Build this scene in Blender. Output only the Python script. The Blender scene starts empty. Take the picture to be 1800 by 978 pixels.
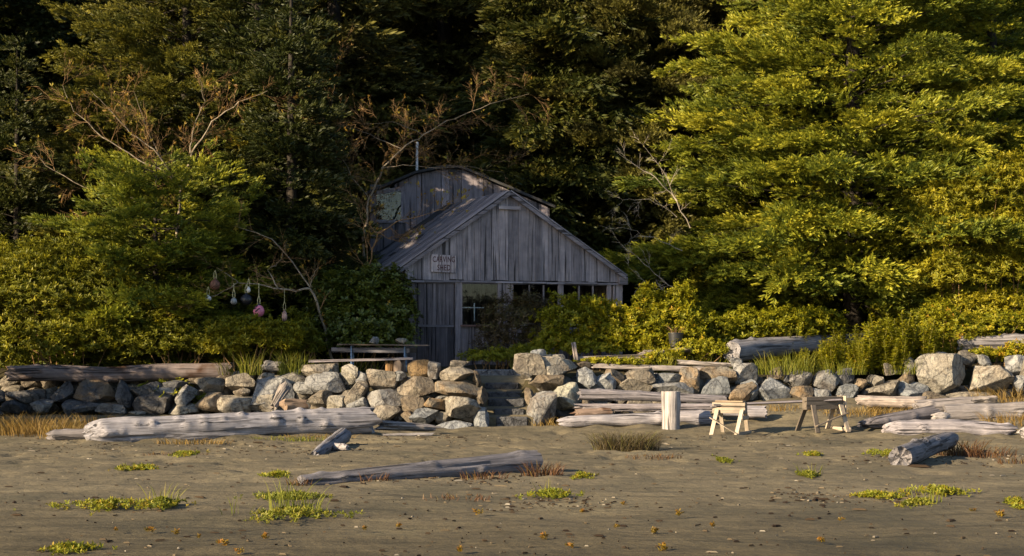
import bpy, bmesh, math, random
import numpy as np
from mathutils import Vector, Matrix, Quaternion

sc = bpy.context.scene
COL = sc.collection
R = math.radians

# ------------------------------------------------------------------ camera, sky, sun, exposure
F, H, HY = 2920.0, 2.2, 605.0          # focal length in photo pixels, eye height, horizon row
cam = bpy.data.cameras.new('camera')
cam.sensor_width = 36.0
cam.lens = 36.0 * F / 1800.0
cam.shift_y = (HY - 489.0) / 1800.0
cam.clip_start = 0.2
cam.clip_end = 6000.0
cam_o = bpy.data.objects.new('camera', cam)
cam_o.location = (0, 0, H)
cam_o.rotation_euler = (R(90), 0, 0)
COL.objects.link(cam_o)
sc.camera = cam_o

SUN_EL = R(21)
SUN_AZ = np.array([0.82, 0.572])       # ground direction in which the light travels
SUN_AZ = SUN_AZ / np.linalg.norm(SUN_AZ)
world = bpy.data.worlds.new('World')
sc.world = world
world.use_nodes = True
wn = world.node_tree.nodes
wn.clear()
wo = wn.new('ShaderNodeOutputWorld')
wb = wn.new('ShaderNodeBackground')
ws = wn.new('ShaderNodeTexSky')
ws.sky_type = 'NISHITA'
ws.sun_disc = False
ws.sun_elevation = SUN_EL
ws.sun_rotation = math.atan2(-SUN_AZ[0], -SUN_AZ[1])
ws.air_density = 1.0
ws.ozone_density = 1.8
ws.dust_density = 0.6
wb.inputs['Strength'].default_value = 0.075
world.node_tree.links.new(ws.outputs[0], wb.inputs['Color'])
world.node_tree.links.new(wb.outputs[0], wo.inputs['Surface'])

sun = bpy.data.lights.new('sun', 'SUN')
sun.energy = 5.0
sun.angle = R(0.53)
sun.color = (1.0, 0.80, 0.52)
sun_o = bpy.data.objects.new('sun', sun)
d = Vector((SUN_AZ[0] * math.cos(SUN_EL), SUN_AZ[1] * math.cos(SUN_EL), -math.sin(SUN_EL)))
sun_o.rotation_euler = d.to_track_quat('-Z', 'Y').to_euler()
sun_o.location = (-30, -10, 30)
COL.objects.link(sun_o)

sc.view_settings.view_transform = 'Standard'
sc.view_settings.look = 'None'
sc.view_settings.exposure = 1.65
sc.view_settings.gamma = 1.0
sc.view_settings.use_curve_mapping = False

# ------------------------------------------------------------------ helpers
def P(px, py, Y):
    return Vector(((px - 900.0) / F * Y, Y, H - (py - HY) / F * Y))

def PX(px, Y):
    return (px - 900.0) / F * Y

def PZ(py, Y):
    return H - (py - HY) / F * Y

def hash3(i, j, k, seed=0):
    n = (i.astype(np.int64) * 374761393 + j.astype(np.int64) * 668265263 + k.astype(np.int64) * 2147483647 + seed * 1274126177) & 0xFFFFFFFF
    n = ((n ^ (n >> 13)) * 1274126177) & 0xFFFFFFFF
    n = (n ^ (n >> 16)) & 0xFFFFFFFF
    return n / 4294967295.0

def vnoise(p, seed=0):
    p = np.asarray(p, dtype=float)
    f = np.floor(p)
    u = p - f
    u = u * u * (3 - 2 * u)
    i = f.astype(np.int64)
    out = np.zeros(len(p))
    for dx in (0, 1):
        for dy in (0, 1):
            for dz in (0, 1):
                w = (u[:, 0] if dx else 1 - u[:, 0]) * (u[:, 1] if dy else 1 - u[:, 1]) * (u[:, 2] if dz else 1 - u[:, 2])
                out += w * hash3(i[:, 0] + dx, i[:, 1] + dy, i[:, 2] + dz, seed)
    return out * 2 - 1

def fbm(p, seed=0, octv=4, gain=0.5):
    p = np.asarray(p, dtype=float)
    a, s, out = 1.0, 1.0, np.zeros(len(p))
    for o in range(octv):
        out += a * vnoise(p * s, seed + o * 17)
        a *= gain
        s *= 2.03
    return out

def np_mesh(name, V, Fc, tint=None, smooth=False):
    V = np.asarray(V, dtype=np.float32)
    Fc = np.asarray(Fc, dtype=np.int32)
    n, k = Fc.shape
    me = bpy.data.meshes.new(name)
    me.vertices.add(len(V))
    me.vertices.foreach_set('co', V.ravel())
    me.loops.add(n * k)
    me.loops.foreach_set('vertex_index', Fc.ravel())
    me.polygons.add(n)
    me.polygons.foreach_set('loop_start', np.arange(0, n * k, k, dtype=np.int32))
    me.polygons.foreach_set('loop_total', np.full(n, k, dtype=np.int32))
    me.polygons.foreach_set('use_smooth', np.full(n, smooth, dtype=bool))
    if tint is not None:
        at = me.attributes.new('tint', 'FLOAT', 'POINT')
        at.data.foreach_set('value', np.asarray(tint, dtype=np.float32))
    me.update(calc_edges=True)
    return me

class MB:
    """collects quads / tris in python lists"""
    def __init__(self):
        self.v, self.f = [], []
    def poly_prism(self, pts, axis, lo, hi):
        n = len(pts)
        b = len(self.v)
        for s in (lo, hi):
            for a, c in pts:
                if axis == 1:
                    self.v.append((a, s, c))
                elif axis == 2:
                    self.v.append((a, c, s))
                else:
                    self.v.append((s, a, c))
        self.f.append(tuple(b + i for i in range(n)))
        self.f.append(tuple(b + n + i for i in reversed(range(n))))
        for i in range(n):
            j = (i + 1) % n
            self.f.append((b + j, b + i, b + n + i, b + n + j))
        return self
    def box(self, x0, x1, y0, y1, z0, z1):
        return self.poly_prism([(x0, z0), (x1, z0), (x1, z1), (x0, z1)], 1, y0, y1)
    def beam(self, p, q, w, h, up=(0, 0, 1)):
        p, q = Vector(p), Vector(q)
        d = (q - p).normalized()
        u = Vector(up)
        s = d.cross(u)
        if s.length < 1e-4:
            s = d.cross(Vector((0, 1, 0)))
        s.normalize()
        t = s.cross(d).normalized()
        b = len(self.v)
        for c in (p, q):
            for a, e in ((-1, -1), (1, -1), (1, 1), (-1, 1)):
                self.v.append(tuple(c + s * (a * w / 2) + t * (e * h / 2)))
        for f in ((0, 1, 2, 3), (7, 6, 5, 4), (0, 4, 5, 1), (1, 5, 6, 2), (2, 6, 7, 3), (3, 7, 4, 0)):
            self.f.append(tuple(b + i for i in f))
        return self
    def tube(self, pts, radii, seg=6, cap=True):
        pts = [Vector(p) for p in pts]
        b = len(self.v)
        n = len(pts)
        ref = Vector((0.3, 0.1, 0.95))
        for i, p in enumerate(pts):
            t = (pts[min(i + 1, n - 1)] - pts[max(i - 1, 0)])
            if t.length < 1e-6:
                t = Vector((0, 0, 1))
            t.normalize()
            s = t.cross(ref)
            if s.length < 1e-3:
                s = t.cross(Vector((1, 0, 0)))
            s.normalize()
            u = t.cross(s)
            for k in range(seg):
                a = 2 * math.pi * k / seg
                self.v.append(tuple(p + (s * math.cos(a) + u * math.sin(a)) * radii[i]))
        for i in range(n - 1):
            for k in range(seg):
                k2 = (k + 1) % seg
                self.f.append((b + i * seg + k, b + i * seg + k2, b + (i + 1) * seg + k2, b + (i + 1) * seg + k))
        if cap:
            self.f.append(tuple(b + k for k in reversed(range(seg))))
            self.f.append(tuple(b + (n - 1) * seg + k for k in range(seg)))
        return self
    def mesh(self, name, smooth=False, bevel=0.0):
        me = bpy.data.meshes.new(name)
        me.from_pydata(self.v, [], self.f)
        bm = bmesh.new()
        bm.from_mesh(me)
        bmesh.ops.recalc_face_normals(bm, faces=bm.faces)
        if bevel:
            bmesh.ops.bevel(bm, geom=list(bm.edges), offset=bevel, segments=1, affect='EDGES', clamp_overlap=True)
        bm.to_mesh(me)
        bm.free()
        if smooth:
            me.polygons.foreach_set('use_smooth', np.full(len(me.polygons), True))
            me.set_sharp_from_angle(angle=R(45))
        me.update()
        return me

def link(name, me, mat=None, parent=None, color=None):
    o = bpy.data.objects.new(name, me)
    COL.objects.link(o)
    if parent:
        o.parent = parent
    if mat and me is not None and not me.materials:
        me.materials.append(mat)
    if color:
        o.color = tuple(color) + ((0.0,) if len(color) == 3 else ())
    return o

def tag(o, label, cat, group=None, kind=None):
    if label:
        o['label'] = label
    if cat:
        o['category'] = cat
    if group:
        o['group'] = group
    if kind:
        o['kind'] = kind
    return o

def thing(name, label, cat, loc=(0, 0, 0), rz=0.0, group=None):
    o = bpy.data.objects.new(name, None)
    o.empty_display_size = 0.2
    COL.objects.link(o)
    o.location = loc
    o.rotation_euler = (0, 0, rz)
    return tag(o, label, cat, group)

def copy_tree(root, loc, rz=0.0, scale=(1, 1, 1)):
    r = root.copy()
    COL.objects.link(r)
    r.location = loc
    r.rotation_euler = (0, 0, rz)
    r.scale = scale
    for ch in root.children:
        c = ch.copy()
        COL.objects.link(c)
        c.parent = r
        for g in ch.children:
            e = g.copy()
            COL.objects.link(e)
            e.parent = c
    return r

# ------------------------------------------------------------------ materials
def new_mat(name):
    m = bpy.data.materials.new(name)
    m.use_nodes = True
    nt = m.node_tree
    nt.nodes.clear()
    out = nt.nodes.new('ShaderNodeOutputMaterial')
    return m, nt, nt.nodes, nt.links, out

def ramp(N, L, src, stops):
    r = N.new('ShaderNodeValToRGB')
    cr = r.color_ramp
    while len(cr.elements) < len(stops):
        cr.elements.new(0.5)
    for e, (p, c) in zip(cr.elements, stops):
        e.position = p
        e.color = tuple(c) + (1,) if len(c) == 3 else c
    L.new(src, r.inputs['Fac'])
    return r

def tex_coord(N, L, scale=(1, 1, 1), kind='Object'):
    tc = N.new('ShaderNodeTexCoord')
    mp = N.new('ShaderNodeMapping')
    mp.inputs['Scale'].default_value = scale
    L.new(tc.outputs[kind], mp.inputs['Vector'])
    return mp.outputs['Vector']

def noise(N, L, vec, scale, detail=4, rough=0.55, dist=0.0):
    n = N.new('ShaderNodeTexNoise')
    n.inputs['Scale'].default_value = scale
    n.inputs['Detail'].default_value = detail
    n.inputs['Roughness'].default_value = rough
    n.inputs['Distortion'].default_value = dist
    L.new(vec, n.inputs['Vector'])
    return n

def mixc(N, L, a, b, fac, mode='MIX'):
    m = N.new('ShaderNodeMix')
    m.data_type = 'RGBA'
    m.blend_type = mode
    for sock, val in ((m.inputs[6], a), (m.inputs[7], b), (m.inputs[0], fac)):
        if hasattr(val, 'is_linked') or hasattr(val, 'links'):
            L.new(val, sock)
        elif isinstance(val, (tuple, list)):
            sock.default_value = tuple(val) + (1,) if len(val) == 3 else val
        else:
            sock.default_value = val
    return m.outputs[2]

def bump(N, L, h, strength, dist, prev=None):
    b = N.new('ShaderNodeBump')
    b.inputs['Strength'].default_value = strength
    b.inputs['Distance'].default_value = dist
    L.new(h, b.inputs['Height'])
    if prev:
        L.new(prev, b.inputs['Normal'])
    return b.outputs['Normal']

def foliage_mat(name, stops, trans=0.3, rough=0.55, spec=0.25):
    m, nt, N, L, out = new_mat(name)
    at = N.new('ShaderNodeAttribute')
    at.attribute_name = 'tint'
    oi = N.new('ShaderNodeObjectInfo')
    ad = N.new('ShaderNodeMath')
    ad.operation = 'MULTIPLY_ADD'
    ad.inputs[1].default_value = 0.16
    ad.inputs[2].default_value = -0.08
    L.new(oi.outputs['Random'], ad.inputs[0])
    a2 = N.new('ShaderNodeMath')
    a2.operation = 'ADD'
    L.new(at.outputs['Fac'], a2.inputs[0])
    L.new(ad.outputs[0], a2.inputs[1])
    c = ramp(N, L, a2.outputs[0], stops)
    pb = N.new('ShaderNodeBsdfPrincipled')
    pb.inputs['Roughness'].default_value = rough
    pb.inputs['Specular IOR Level'].default_value = spec
    L.new(c.outputs['Color'], pb.inputs['Base Color'])
    tr = N.new('ShaderNodeBsdfTranslucent')
    L.new(c.outputs['Color'], tr.inputs['Color'])
    mx = N.new('ShaderNodeMixShader')
    mx.inputs[0].default_value = trans
    L.new(pb.outputs[0], mx.inputs[1])
    L.new(tr.outputs[0], mx.inputs[2])
    L.new(mx.outputs[0], out.inputs['Surface'])
    return m

M = {}
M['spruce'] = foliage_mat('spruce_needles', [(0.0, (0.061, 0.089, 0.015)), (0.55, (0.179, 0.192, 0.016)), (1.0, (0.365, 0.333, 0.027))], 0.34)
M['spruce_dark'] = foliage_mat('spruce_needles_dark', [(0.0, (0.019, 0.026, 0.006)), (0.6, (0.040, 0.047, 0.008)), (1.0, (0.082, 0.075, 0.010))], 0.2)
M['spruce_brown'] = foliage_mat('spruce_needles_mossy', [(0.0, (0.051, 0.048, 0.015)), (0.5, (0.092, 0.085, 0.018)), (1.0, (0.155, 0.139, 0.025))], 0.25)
M['myrtle'] = foliage_mat('myrtle_leaves', [(0.0, (0.068, 0.076, 0.007)), (0.55, (0.150, 0.148, 0.009)), (1.0, (0.328, 0.274, 0.013))], 0.32)
M['salal'] = foliage_mat('salal_leaves', [(0.0, (0.047, 0.065, 0.010)), (0.6, (0.095, 0.109, 0.014)), (1.0, (0.176, 0.167, 0.022))], 0.25, 0.4, 0.4)
M['bright'] = foliage_mat('bright_shrub_leaves', [(0.0, (0.093, 0.100, 0.006)), (0.5, (0.197, 0.194, 0.007)), (0.85, (0.316, 0.258, 0.011)), (1.0, (0.396, 0.200, 0.015))], 0.35)
M['thicket'] = foliage_mat('thicket_leaves', [(0.0, (0.034, 0.024, 0.012)), (0.55, (0.070, 0.050, 0.022)), (0.8, (0.085, 0.078, 0.018)), (1.0, (0.12, 0.12, 0.018))], 0.2)
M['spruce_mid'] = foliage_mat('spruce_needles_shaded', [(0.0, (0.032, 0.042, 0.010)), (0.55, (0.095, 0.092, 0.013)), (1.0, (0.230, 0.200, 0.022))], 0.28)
M['grass'] = foliage_mat('grass_blades', [(0.0, (0.069, 0.087, 0.009)), (0.6, (0.146, 0.153, 0.014)), (1.0, (0.275, 0.227, 0.035))], 0.35)
M['drygrass'] = foliage_mat('dry_grass_blades', [(0.0, (0.115, 0.065, 0.018)), (0.6, (0.194, 0.122, 0.029)), (1.0, (0.288, 0.202, 0.065))], 0.3)
M['succulent'] = foliage_mat('beach_succulent', [(0.0, (0.090, 0.107, 0.009)), (0.6, (0.172, 0.176, 0.012)), (1.0, (0.248, 0.168, 0.015))], 0.25)
M['weed'] = foliage_mat('red_beach_weed', [(0.0, (0.040, 0.018, 0.010)), (0.6, (0.080, 0.036, 0.014)), (1.0, (0.136, 0.096, 0.024))], 0.2)
M['yellowleaf'] = foliage_mat('autumn_leaves', [(0.0, (0.117, 0.063, 0.013)), (0.5, (0.234, 0.135, 0.018)), (1.0, (0.270, 0.243, 0.036))], 0.4)

def bark_mat(name, c0, c1):
    m, nt, N, L, out = new_mat(name)
    v = tex_coord(N, L, (1, 1, 0.35))
    n = noise(N, L, v, 9, 5, 0.65)
    c = ramp(N, L, n.outputs['Fac'], [(0.3, c0), (0.7, c1)])
    pb = N.new('ShaderNodeBsdfPrincipled')
    pb.inputs['Roughness'].default_value = 0.9
    pb.inputs['Specular IOR Level'].default_value = 0.15
    L.new(c.outputs['Color'], pb.inputs['Base Color'])
    L.new(bump(N, L, n.outputs['Fac'], 0.6, 0.03), pb.inputs['Normal'])
    L.new(pb.outputs[0], out.inputs['Surface'])
    return m
M['bark'] = bark_mat('spruce_bark', (0.012, 0.010, 0.008), (0.040, 0.033, 0.027))
M['palebark'] = bark_mat('alder_bark', (0.09, 0.07, 0.05), (0.30, 0.25, 0.19))
M['twig'] = bark_mat('brown_twig_bark', (0.10, 0.055, 0.025), (0.24, 0.15, 0.075))
M['stalk'] = bark_mat('green_stalk', (0.08, 0.08, 0.02), (0.16, 0.14, 0.03))

def wood_mat(name, axis, dark, light, grain=1.0, tintable=True, stain=None, rough=0.85, crack=0.55):
    """weathered wood: grain stretched along a local axis, per-object shade from object colour and random"""
    m, nt, N, L, out = new_mat(name)
    s = [26, 26, 26]
    s[axis] = 0.8
    v0 = tex_coord(N, L)
    oi = N.new('ShaderNodeObjectInfo')
    addv = N.new('ShaderNodeVectorMath')
    addv.operation = 'MULTIPLY_ADD'
    addv.inputs[1].default_value = (1, 1, 1)
    cmb = N.new('ShaderNodeCombineXYZ')
    mul = N.new('ShaderNodeMath')
    mul.operation = 'MULTIPLY'
    mul.inputs[1].default_value = 37.0
    L.new(oi.outputs['Random'], mul.inputs[0])
    for k in range(3):
        L.new(mul.outputs[0], cmb.inputs[k])
    L.new(v0, addv.inputs[0])
    L.new(cmb.outputs[0], addv.inputs[2])
    mp = N.new('ShaderNodeMapping')
    mp.inputs['Scale'].default_value = s
    L.new(addv.outputs[0], mp.inputs['Vector'])
    g = noise(N, L, mp.outputs['Vector'], 1.0 * grain, 6, 0.7, 0.3)
    g2 = noise(N, L, addv.outputs[0], 2.2, 4, 0.6)
    cr = noise(N, L, mp.outputs['Vector'], 0.55 * grain, 3, 0.5, 0.6)
    c = ramp(N, L, g.outputs['Fac'], [(0.28, dark), (0.72, light)])
    col = c.outputs['Color']
    big = ramp(N, L, g2.outputs['Fac'], [(0.3, (0.62, 0.62, 0.64)), (0.75, (1.12, 1.08, 1.04))])
    col = mixc(N, L, col, big.outputs['Color'], 1.0, 'MULTIPLY')
    if stain:
        sn = noise(N, L, addv.outputs[0], 1.1, 3, 0.6)
        sr = ramp(N, L, sn.outputs['Fac'], [(0.52, (0, 0, 0)), (0.66, (1, 1, 1))])
        col = mixc(N, L, col, stain, sr.outputs['Color'])
    rv = N.new('ShaderNodeMapRange')
    rv.inputs['To Min'].default_value = 0.72
    rv.inputs['To Max'].default_value = 1.18
    L.new(oi.outputs['Random'], rv.inputs['Value'])
    hs = N.new('ShaderNodeHueSaturation')
    L.new(rv.outputs[0], hs.inputs['Value'])
    L.new(col, hs.inputs['Color'])
    col = hs.outputs['Color']
    if tintable:
        col = mixc(N, L, col, oi.outputs['Color'], 1.0, 'MULTIPLY')
    ck = ramp(N, L, cr.outputs['Fac'], [(0.34, (crack * 0.35,) * 3), (0.43, (1, 1, 1))])
    col = mixc(N, L, col, ck.outputs['Color'], 1.0, 'MULTIPLY')
    pb = N.new('ShaderNodeBsdfPrincipled')
    pb.inputs['Roughness'].default_value = rough
    pb.inputs['Specular IOR Level'].default_value = 0.25
    L.new(col, pb.inputs['Base Color'])
    nb = bump(N, L, g.outputs['Fac'], 0.8, 0.03)
    nb = bump(N, L, ck.outputs['Color'], 0.8, 0.03, nb)
    L.new(nb, pb.inputs['Normal'])
    L.new(pb.outputs[0], out.inputs['Surface'])
    return m
M['drift'] = wood_mat('driftwood', 0, (0.085, 0.083, 0.085), (0.375, 0.368, 0.380), 1.0)
M['driftstain'] = wood_mat('driftwood_stained', 0, (0.14, 0.12, 0.11), (0.40, 0.36, 0.34), 1.0, stain=(0.085, 0.045, 0.024))
M['siding'] = wood_mat('weathered_siding', 2, (0.150, 0.136, 0.138), (0.390, 0.358, 0.368), 0.9)
M['roofboard'] = wood_mat('weathered_roof_boards', 0, (0.12, 0.112, 0.116), (0.33, 0.31, 0.325), 0.9)
M['lumber'] = wood_mat('sawn_lumber', 0, (0.25, 0.22, 0.185), (0.46, 0.43, 0.39), 0.8)
M['post'] = wood_mat('bleached_post', 2, (0.42, 0.36, 0.31), (0.66, 0.60, 0.55), 0.8)

def rock_mat():
    m, nt, N, L, out = new_mat('boulder_stone')
    v = tex_coord(N, L)
    oi = N.new('ShaderNodeObjectInfo')
    mul = N.new('ShaderNodeMath')
    mul.operation = 'MULTIPLY'
    mul.inputs[1].default_value = 53.0
    L.new(oi.outputs['Random'], mul.inputs[0])
    cmb = N.new('ShaderNodeCombineXYZ')
    for k in range(3):
        L.new(mul.outputs[0], cmb.inputs[k])
    av = N.new('ShaderNodeVectorMath')
    av.operation = 'ADD'
    L.new(v, av.inputs[0])
    L.new(cmb.outputs[0], av.inputs[1])
    vec = av.outputs[0]
    n1 = noise(N, L, vec, 3.0, 6, 0.65, 0.5)
    n2 = noise(N, L, vec, 14.0, 5, 0.7)
    n3 = noise(N, L, vec, 1.6, 3, 0.6, 0.8)
    n4 = noise(N, L, vec, 45.0, 3, 0.6)
    shade = ramp(N, L, n1.outputs['Fac'], [(0.25, (0.34, 0.35, 0.38)), (0.45, (0.85, 0.85, 0.86)), (0.58, (1.0, 1.0, 1.0)), (0.75, (1.45, 1.40, 1.32))])
    col = mixc(N, L, oi.outputs['Color'], shade.outputs['Color'], 1.0, 'MULTIPLY')
    sp = ramp(N, L, n2.outputs['Fac'], [(0.32, (0.38, 0.38, 0.40)), (0.46, (0.95, 0.95, 0.95)), (0.72, (1.3, 1.27, 1.2))])
    col = mixc(N, L, col, sp.outputs['Color'], 0.9, 'MULTIPLY')
    n5 = noise(N, L, vec, 2.1, 5, 0.7, 1.2)
    dk = ramp(N, L, n5.outputs['Fac'], [(0.40, (0.42, 0.42, 0.45)), (0.50, (1.0, 1.0, 1.0))])
    col = mixc(N, L, col, dk.outputs['Color'], 0.85, 'MULTIPLY')
    vo = N.new('ShaderNodeTexVoronoi')
    vo.feature = 'DISTANCE_TO_EDGE'
    vo.inputs['Scale'].default_value = 2.4
    L.new(mixc(N, L, vec, n1.outputs['Color'], 0.25), vo.inputs['Vector'])
    ckr = ramp(N, L, vo.outputs['Distance'], [(0.0, (0.25, 0.25, 0.27)), (0.035, (1, 1, 1))])
    col = mixc(N, L, col, ckr.outputs['Color'], 0.7, 'MULTIPLY')
    om = ramp(N, L, n3.outputs['Fac'], [(0.38, (0, 0, 0)), (0.60, (1, 1, 1))])
    fa = N.new('ShaderNodeMath')
    fa.operation = 'MULTIPLY'
    L.new(om.outputs['Color'], fa.inputs[0])
    L.new(oi.outputs['Alpha'], fa.inputs[1])
    oc = mixc(N, L, (0.20, 0.125, 0.058), sp.outputs['Color'], 0.8, 'MULTIPLY')
    col = mixc(N, L, col, oc, fa.outputs[0])
    pb = N.new('ShaderNodeBsdfPrincipled')
    pb.inputs['Roughness'].default_value = 0.85
    pb.inputs['Specular IOR Level'].default_value = 0.3
    L.new(col, pb.inputs['Base Color'])
    nb = bump(N, L, n1.outputs['Fac'], 0.9, 0.14)
    nb = bump(N, L, n2.outputs['Fac'], 0.9, 0.05, nb)
    nb = bump(N, L, ckr.outputs['Color'], 0.7, 0.03, nb)
    nb = bump(N, L, n4.outputs['Fac'], 0.4, 0.008, nb)
    L.new(nb, pb.inputs['Normal'])
    L.new(pb.outputs[0], out.inputs['Surface'])
    return m
M['rock'] = rock_mat()

def plain(name, c, rough=0.6, metal=0.0, spec=0.4, var=0.15, scale=12):
    m, nt, N, L, out = new_mat(name)
    v = tex_coord(N, L)
    n = noise(N, L, v, scale, 4, 0.6)
    lo = tuple(x * (1 - var * 1.6) for x in c)
    hi = tuple(min(1, x * (1 + var)) for x in c)
    r = ramp(N, L, n.outputs['Fac'], [(0.3, lo), (0.7, hi)])
    pb = N.new('ShaderNodeBsdfPrincipled')
    pb.inputs['Roughness'].default_value = rough
    pb.inputs['Metallic'].default_value = metal
    pb.inputs['Specular IOR Level'].default_value = spec
    L.new(r.outputs['Color'], pb.inputs['Base Color'])
    L.new(pb.outputs[0], out.inputs['Surface'])
    return m

def sand_mat():
    m, nt, N, L, out = new_mat('beach_sand')
    v = tex_coord(N, L)
    big = noise(N, L, v, 0.35, 5, 0.6, 0.4)
    mid = noise(N, L, v, 2.3, 5, 0.65)
    vs = tex_coord(N, L, (0.55, 2.4, 1))
    streak = noise(N, L, vs, 1.3, 5, 0.65, 0.6)
    fine = noise(N, L, v, 60, 4, 0.7)
    med = noise(N, L, tex_coord(N, L, (0.8, 1.6, 1)), 7.0, 5, 0.7, 0.3)
    c = ramp(N, L, big.outputs['Fac'], [(0.32, (0.072, 0.063, 0.042)), (0.55, (0.120, 0.099, 0.064)), (0.75, (0.165, 0.140, 0.088))])
    c2 = ramp(N, L, streak.outputs['Fac'], [(0.28, (0.62, 0.62, 0.62)), (0.5, (1, 1, 1)), (0.75, (1.14, 1.13, 1.1))])
    col = mixc(N, L, c.outputs['Color'], c2.outputs['Color'], 1.0, 'MULTIPLY')
    c4 = ramp(N, L, med.outputs['Fac'], [(0.30, (0.50, 0.48, 0.46)), (0.46, (1, 1, 1)), (0.72, (1.2, 1.2, 1.18))])
    col = mixc(N, L, col, c4.outputs['Color'], 0.8, 'MULTIPLY')
    c3 = ramp(N, L, fine.outputs['Fac'], [(0.3, (0.66, 0.65, 0.63)), (0.7, (1.2, 1.2, 1.2))])
    col = mixc(N, L, col, c3.outputs['Color'], 0.6, 'MULTIPLY')
    # damp sand close to the water line
    sx = N.new('ShaderNodeSeparateXYZ')
    L.new(v, sx.inputs[0])
    wob = N.new('ShaderNodeMath')
    wob.operation = 'MULTIPLY_ADD'
    wob.inputs[1].default_value = 5.0
    L.new(streak.outputs['Fac'], wob.inputs[0])
    L.new(sx.outputs['Y'], wob.inputs[2])
    wet = N.new('ShaderNodeMapRange')
    wet.inputs['From Min'].default_value = 19.5
    wet.inputs['From Max'].default_value = 28.0
    wet.inputs['To Min'].default_value = 1.0
    wet.inputs['To Max'].default_value = 0.0
    L.new(wob.outputs[0], wet.inputs['Value'])
    col = mixc(N, L, col, (0.60, 0.58, 0.50), wet.outputs[0], 'MULTIPLY')
    pb = N.new('ShaderNodeBsdfPrincipled')
    rr = N.new('ShaderNodeMapRange')
    rr.inputs['To Min'].default_value = 0.95
    rr.inputs['To Max'].default_value = 0.7
    L.new(wet.outputs[0], rr.inputs['Value'])
    L.new(rr.outputs[0], pb.inputs['Roughness'])
    pb.inputs['Specular IOR Level'].default_value = 0.2
    L.new(col, pb.inputs['Base Color'])
    nb = bump(N, L, mid.outputs['Fac'], 0.6, 0.09)
    nb = bump(N, L, med.outputs['Fac'], 0.5, 0.03, nb)
    nb = bump(N, L, streak.outputs['Fac'], 0.5, 0.06, nb)
    nb = bump(N, L, fine.outputs['Fac'], 0.5, 0.012, nb)
    L.new(nb, pb.inputs['Normal'])
    L.new(pb.outputs[0], out.inputs['Surface'])
    return m
M['sand'] = sand_mat()

def soil_mat(name, a, b):
    m, nt, N, L, out = new_mat(name)
    v = tex_coord(N, L)
    n = noise(N, L, v, 3, 6, 0.7)
    r = ramp(N, L, n.outputs['Fac'], [(0.3, a), (0.7, b)])
    pb = N.new('ShaderNodeBsdfPrincipled')
    pb.inputs['Roughness'].default_value = 0.95
    pb.inputs['Specular IOR Level'].default_value = 0.1
    L.new(r.outputs['Color'], pb.inputs['Base Color'])
    L.new(bump(N, L, n.outputs['Fac'], 0.8, 0.08), pb.inputs['Normal'])
    L.new(pb.outputs[0], out.inputs['Surface'])
    return m
M['soil'] = soil_mat('forest_soil', (0.018, 0.015, 0.009), (0.050, 0.042, 0.022))
M['earth'] = soil_mat('terrace_earth', (0.060, 0.048, 0.030), (0.13, 0.105, 0.065))

def glass_mat():
    m, nt, N, L, out = new_mat('old_window_glass')
    pb = N.new('ShaderNodeBsdfPrincipled')
    pb.inputs['Base Color'].default_value = (0.9, 0.95, 0.95, 1)
    pb.inputs['Roughness'].default_value = 0.02
    pb.inputs['IOR'].default_value = 1.36
    pb.inputs['Transmission Weight'].default_value = 1.0
    gl = N.new('ShaderNodeBsdfGlossy')
    gl.inputs['Roughness'].default_value = 0.03
    gl.inputs['Color'].default_value = (0.85, 0.9, 0.95, 1)
    mx = N.new('ShaderNodeMixShader')
    mx.inputs[0].default_value = 0.0
    v = tex_coord(N, L)
    n = noise(N, L, v, 2.5, 2, 0.5)
    nb = bump(N, L, n.outputs['Fac'], 0.25, 0.02)
    L.new(nb, gl.inputs['Normal'])
    L.new(pb.outputs[0], mx.inputs[1])
    L.new(gl.outputs[0], mx.inputs[2])
    L.new(mx.outputs[0], out.inputs['Surface'])
    return m
M['glass'] = glass_mat()
M['glassclear'] = glass_mat()
M['glassclear'].name = 'clear_window_glass'
[n for n in M['glassclear'].node_tree.nodes if n.type == 'MIX_SHADER'][0].inputs[0].default_value = 0.0

def water_mat():
    m, nt, N, L, out = new_mat('sea_water')
    v = tex_coord(N, L)
    n = noise(N, L, v, 0.8, 5, 0.6)
    pb = N.new('ShaderNodeBsdfPrincipled')
    pb.inputs['Base Color'].default_value = (0.03, 0.05, 0.055, 1)
    pb.inputs['Roughness'].default_value = 0.12
    L.new(bump(N, L, n.outputs['Fac'], 0.5, 0.2), pb.inputs['Normal'])
    L.new(pb.outputs[0], out.inputs['Surface'])
    return m
M['water'] = water_mat()

# ------------------------------------------------------------------ ground
def sstep(a, b, x):
    t = np.clip((x - a) / (b - a), 0, 1)
    return t * t * (3 - 2 * t)

def sand_h(x, y):
    x = np.asarray(x, dtype=float)
    y = np.asarray(y, dtype=float)
    rise = 0.28 - 0.16 * np.exp(-((x + 0.3) / 2.6) ** 2) + 0.42 * sstep(3.5, 8.0, x)
    z = rise * sstep(39.5, 46.0, y)
    z = z - 0.5 * sstep(15.5, 8.0, y)
    return z

def sand_z(x, y):
    return float(sand_h(np.array([x]), np.array([y]))[0])

def terrace_h(x, y):
    x = np.asarray(x, dtype=float)
    y = np.asarray(y, dtype=float)
    z = 1.40 + 0.18 * sstep(45.5, 50.5, y)
    z = z + 0.7 * sstep(54, 60, y) + np.maximum(0, y - 58) * 0.55
    return z

def terr_z(x, y):
    return float(terrace_h(np.array([x]), np.array([y]))[0])

def wall_y(px):
    return float(np.interp(px, [0, 330, 640, 800, 850, 925, 1010, 1250, 1420, 1800], [45.2, 44.6, 43.4, 42.6, 42.9, 43.2, 43.8, 44.8, 45.4, 46.0]))

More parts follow.
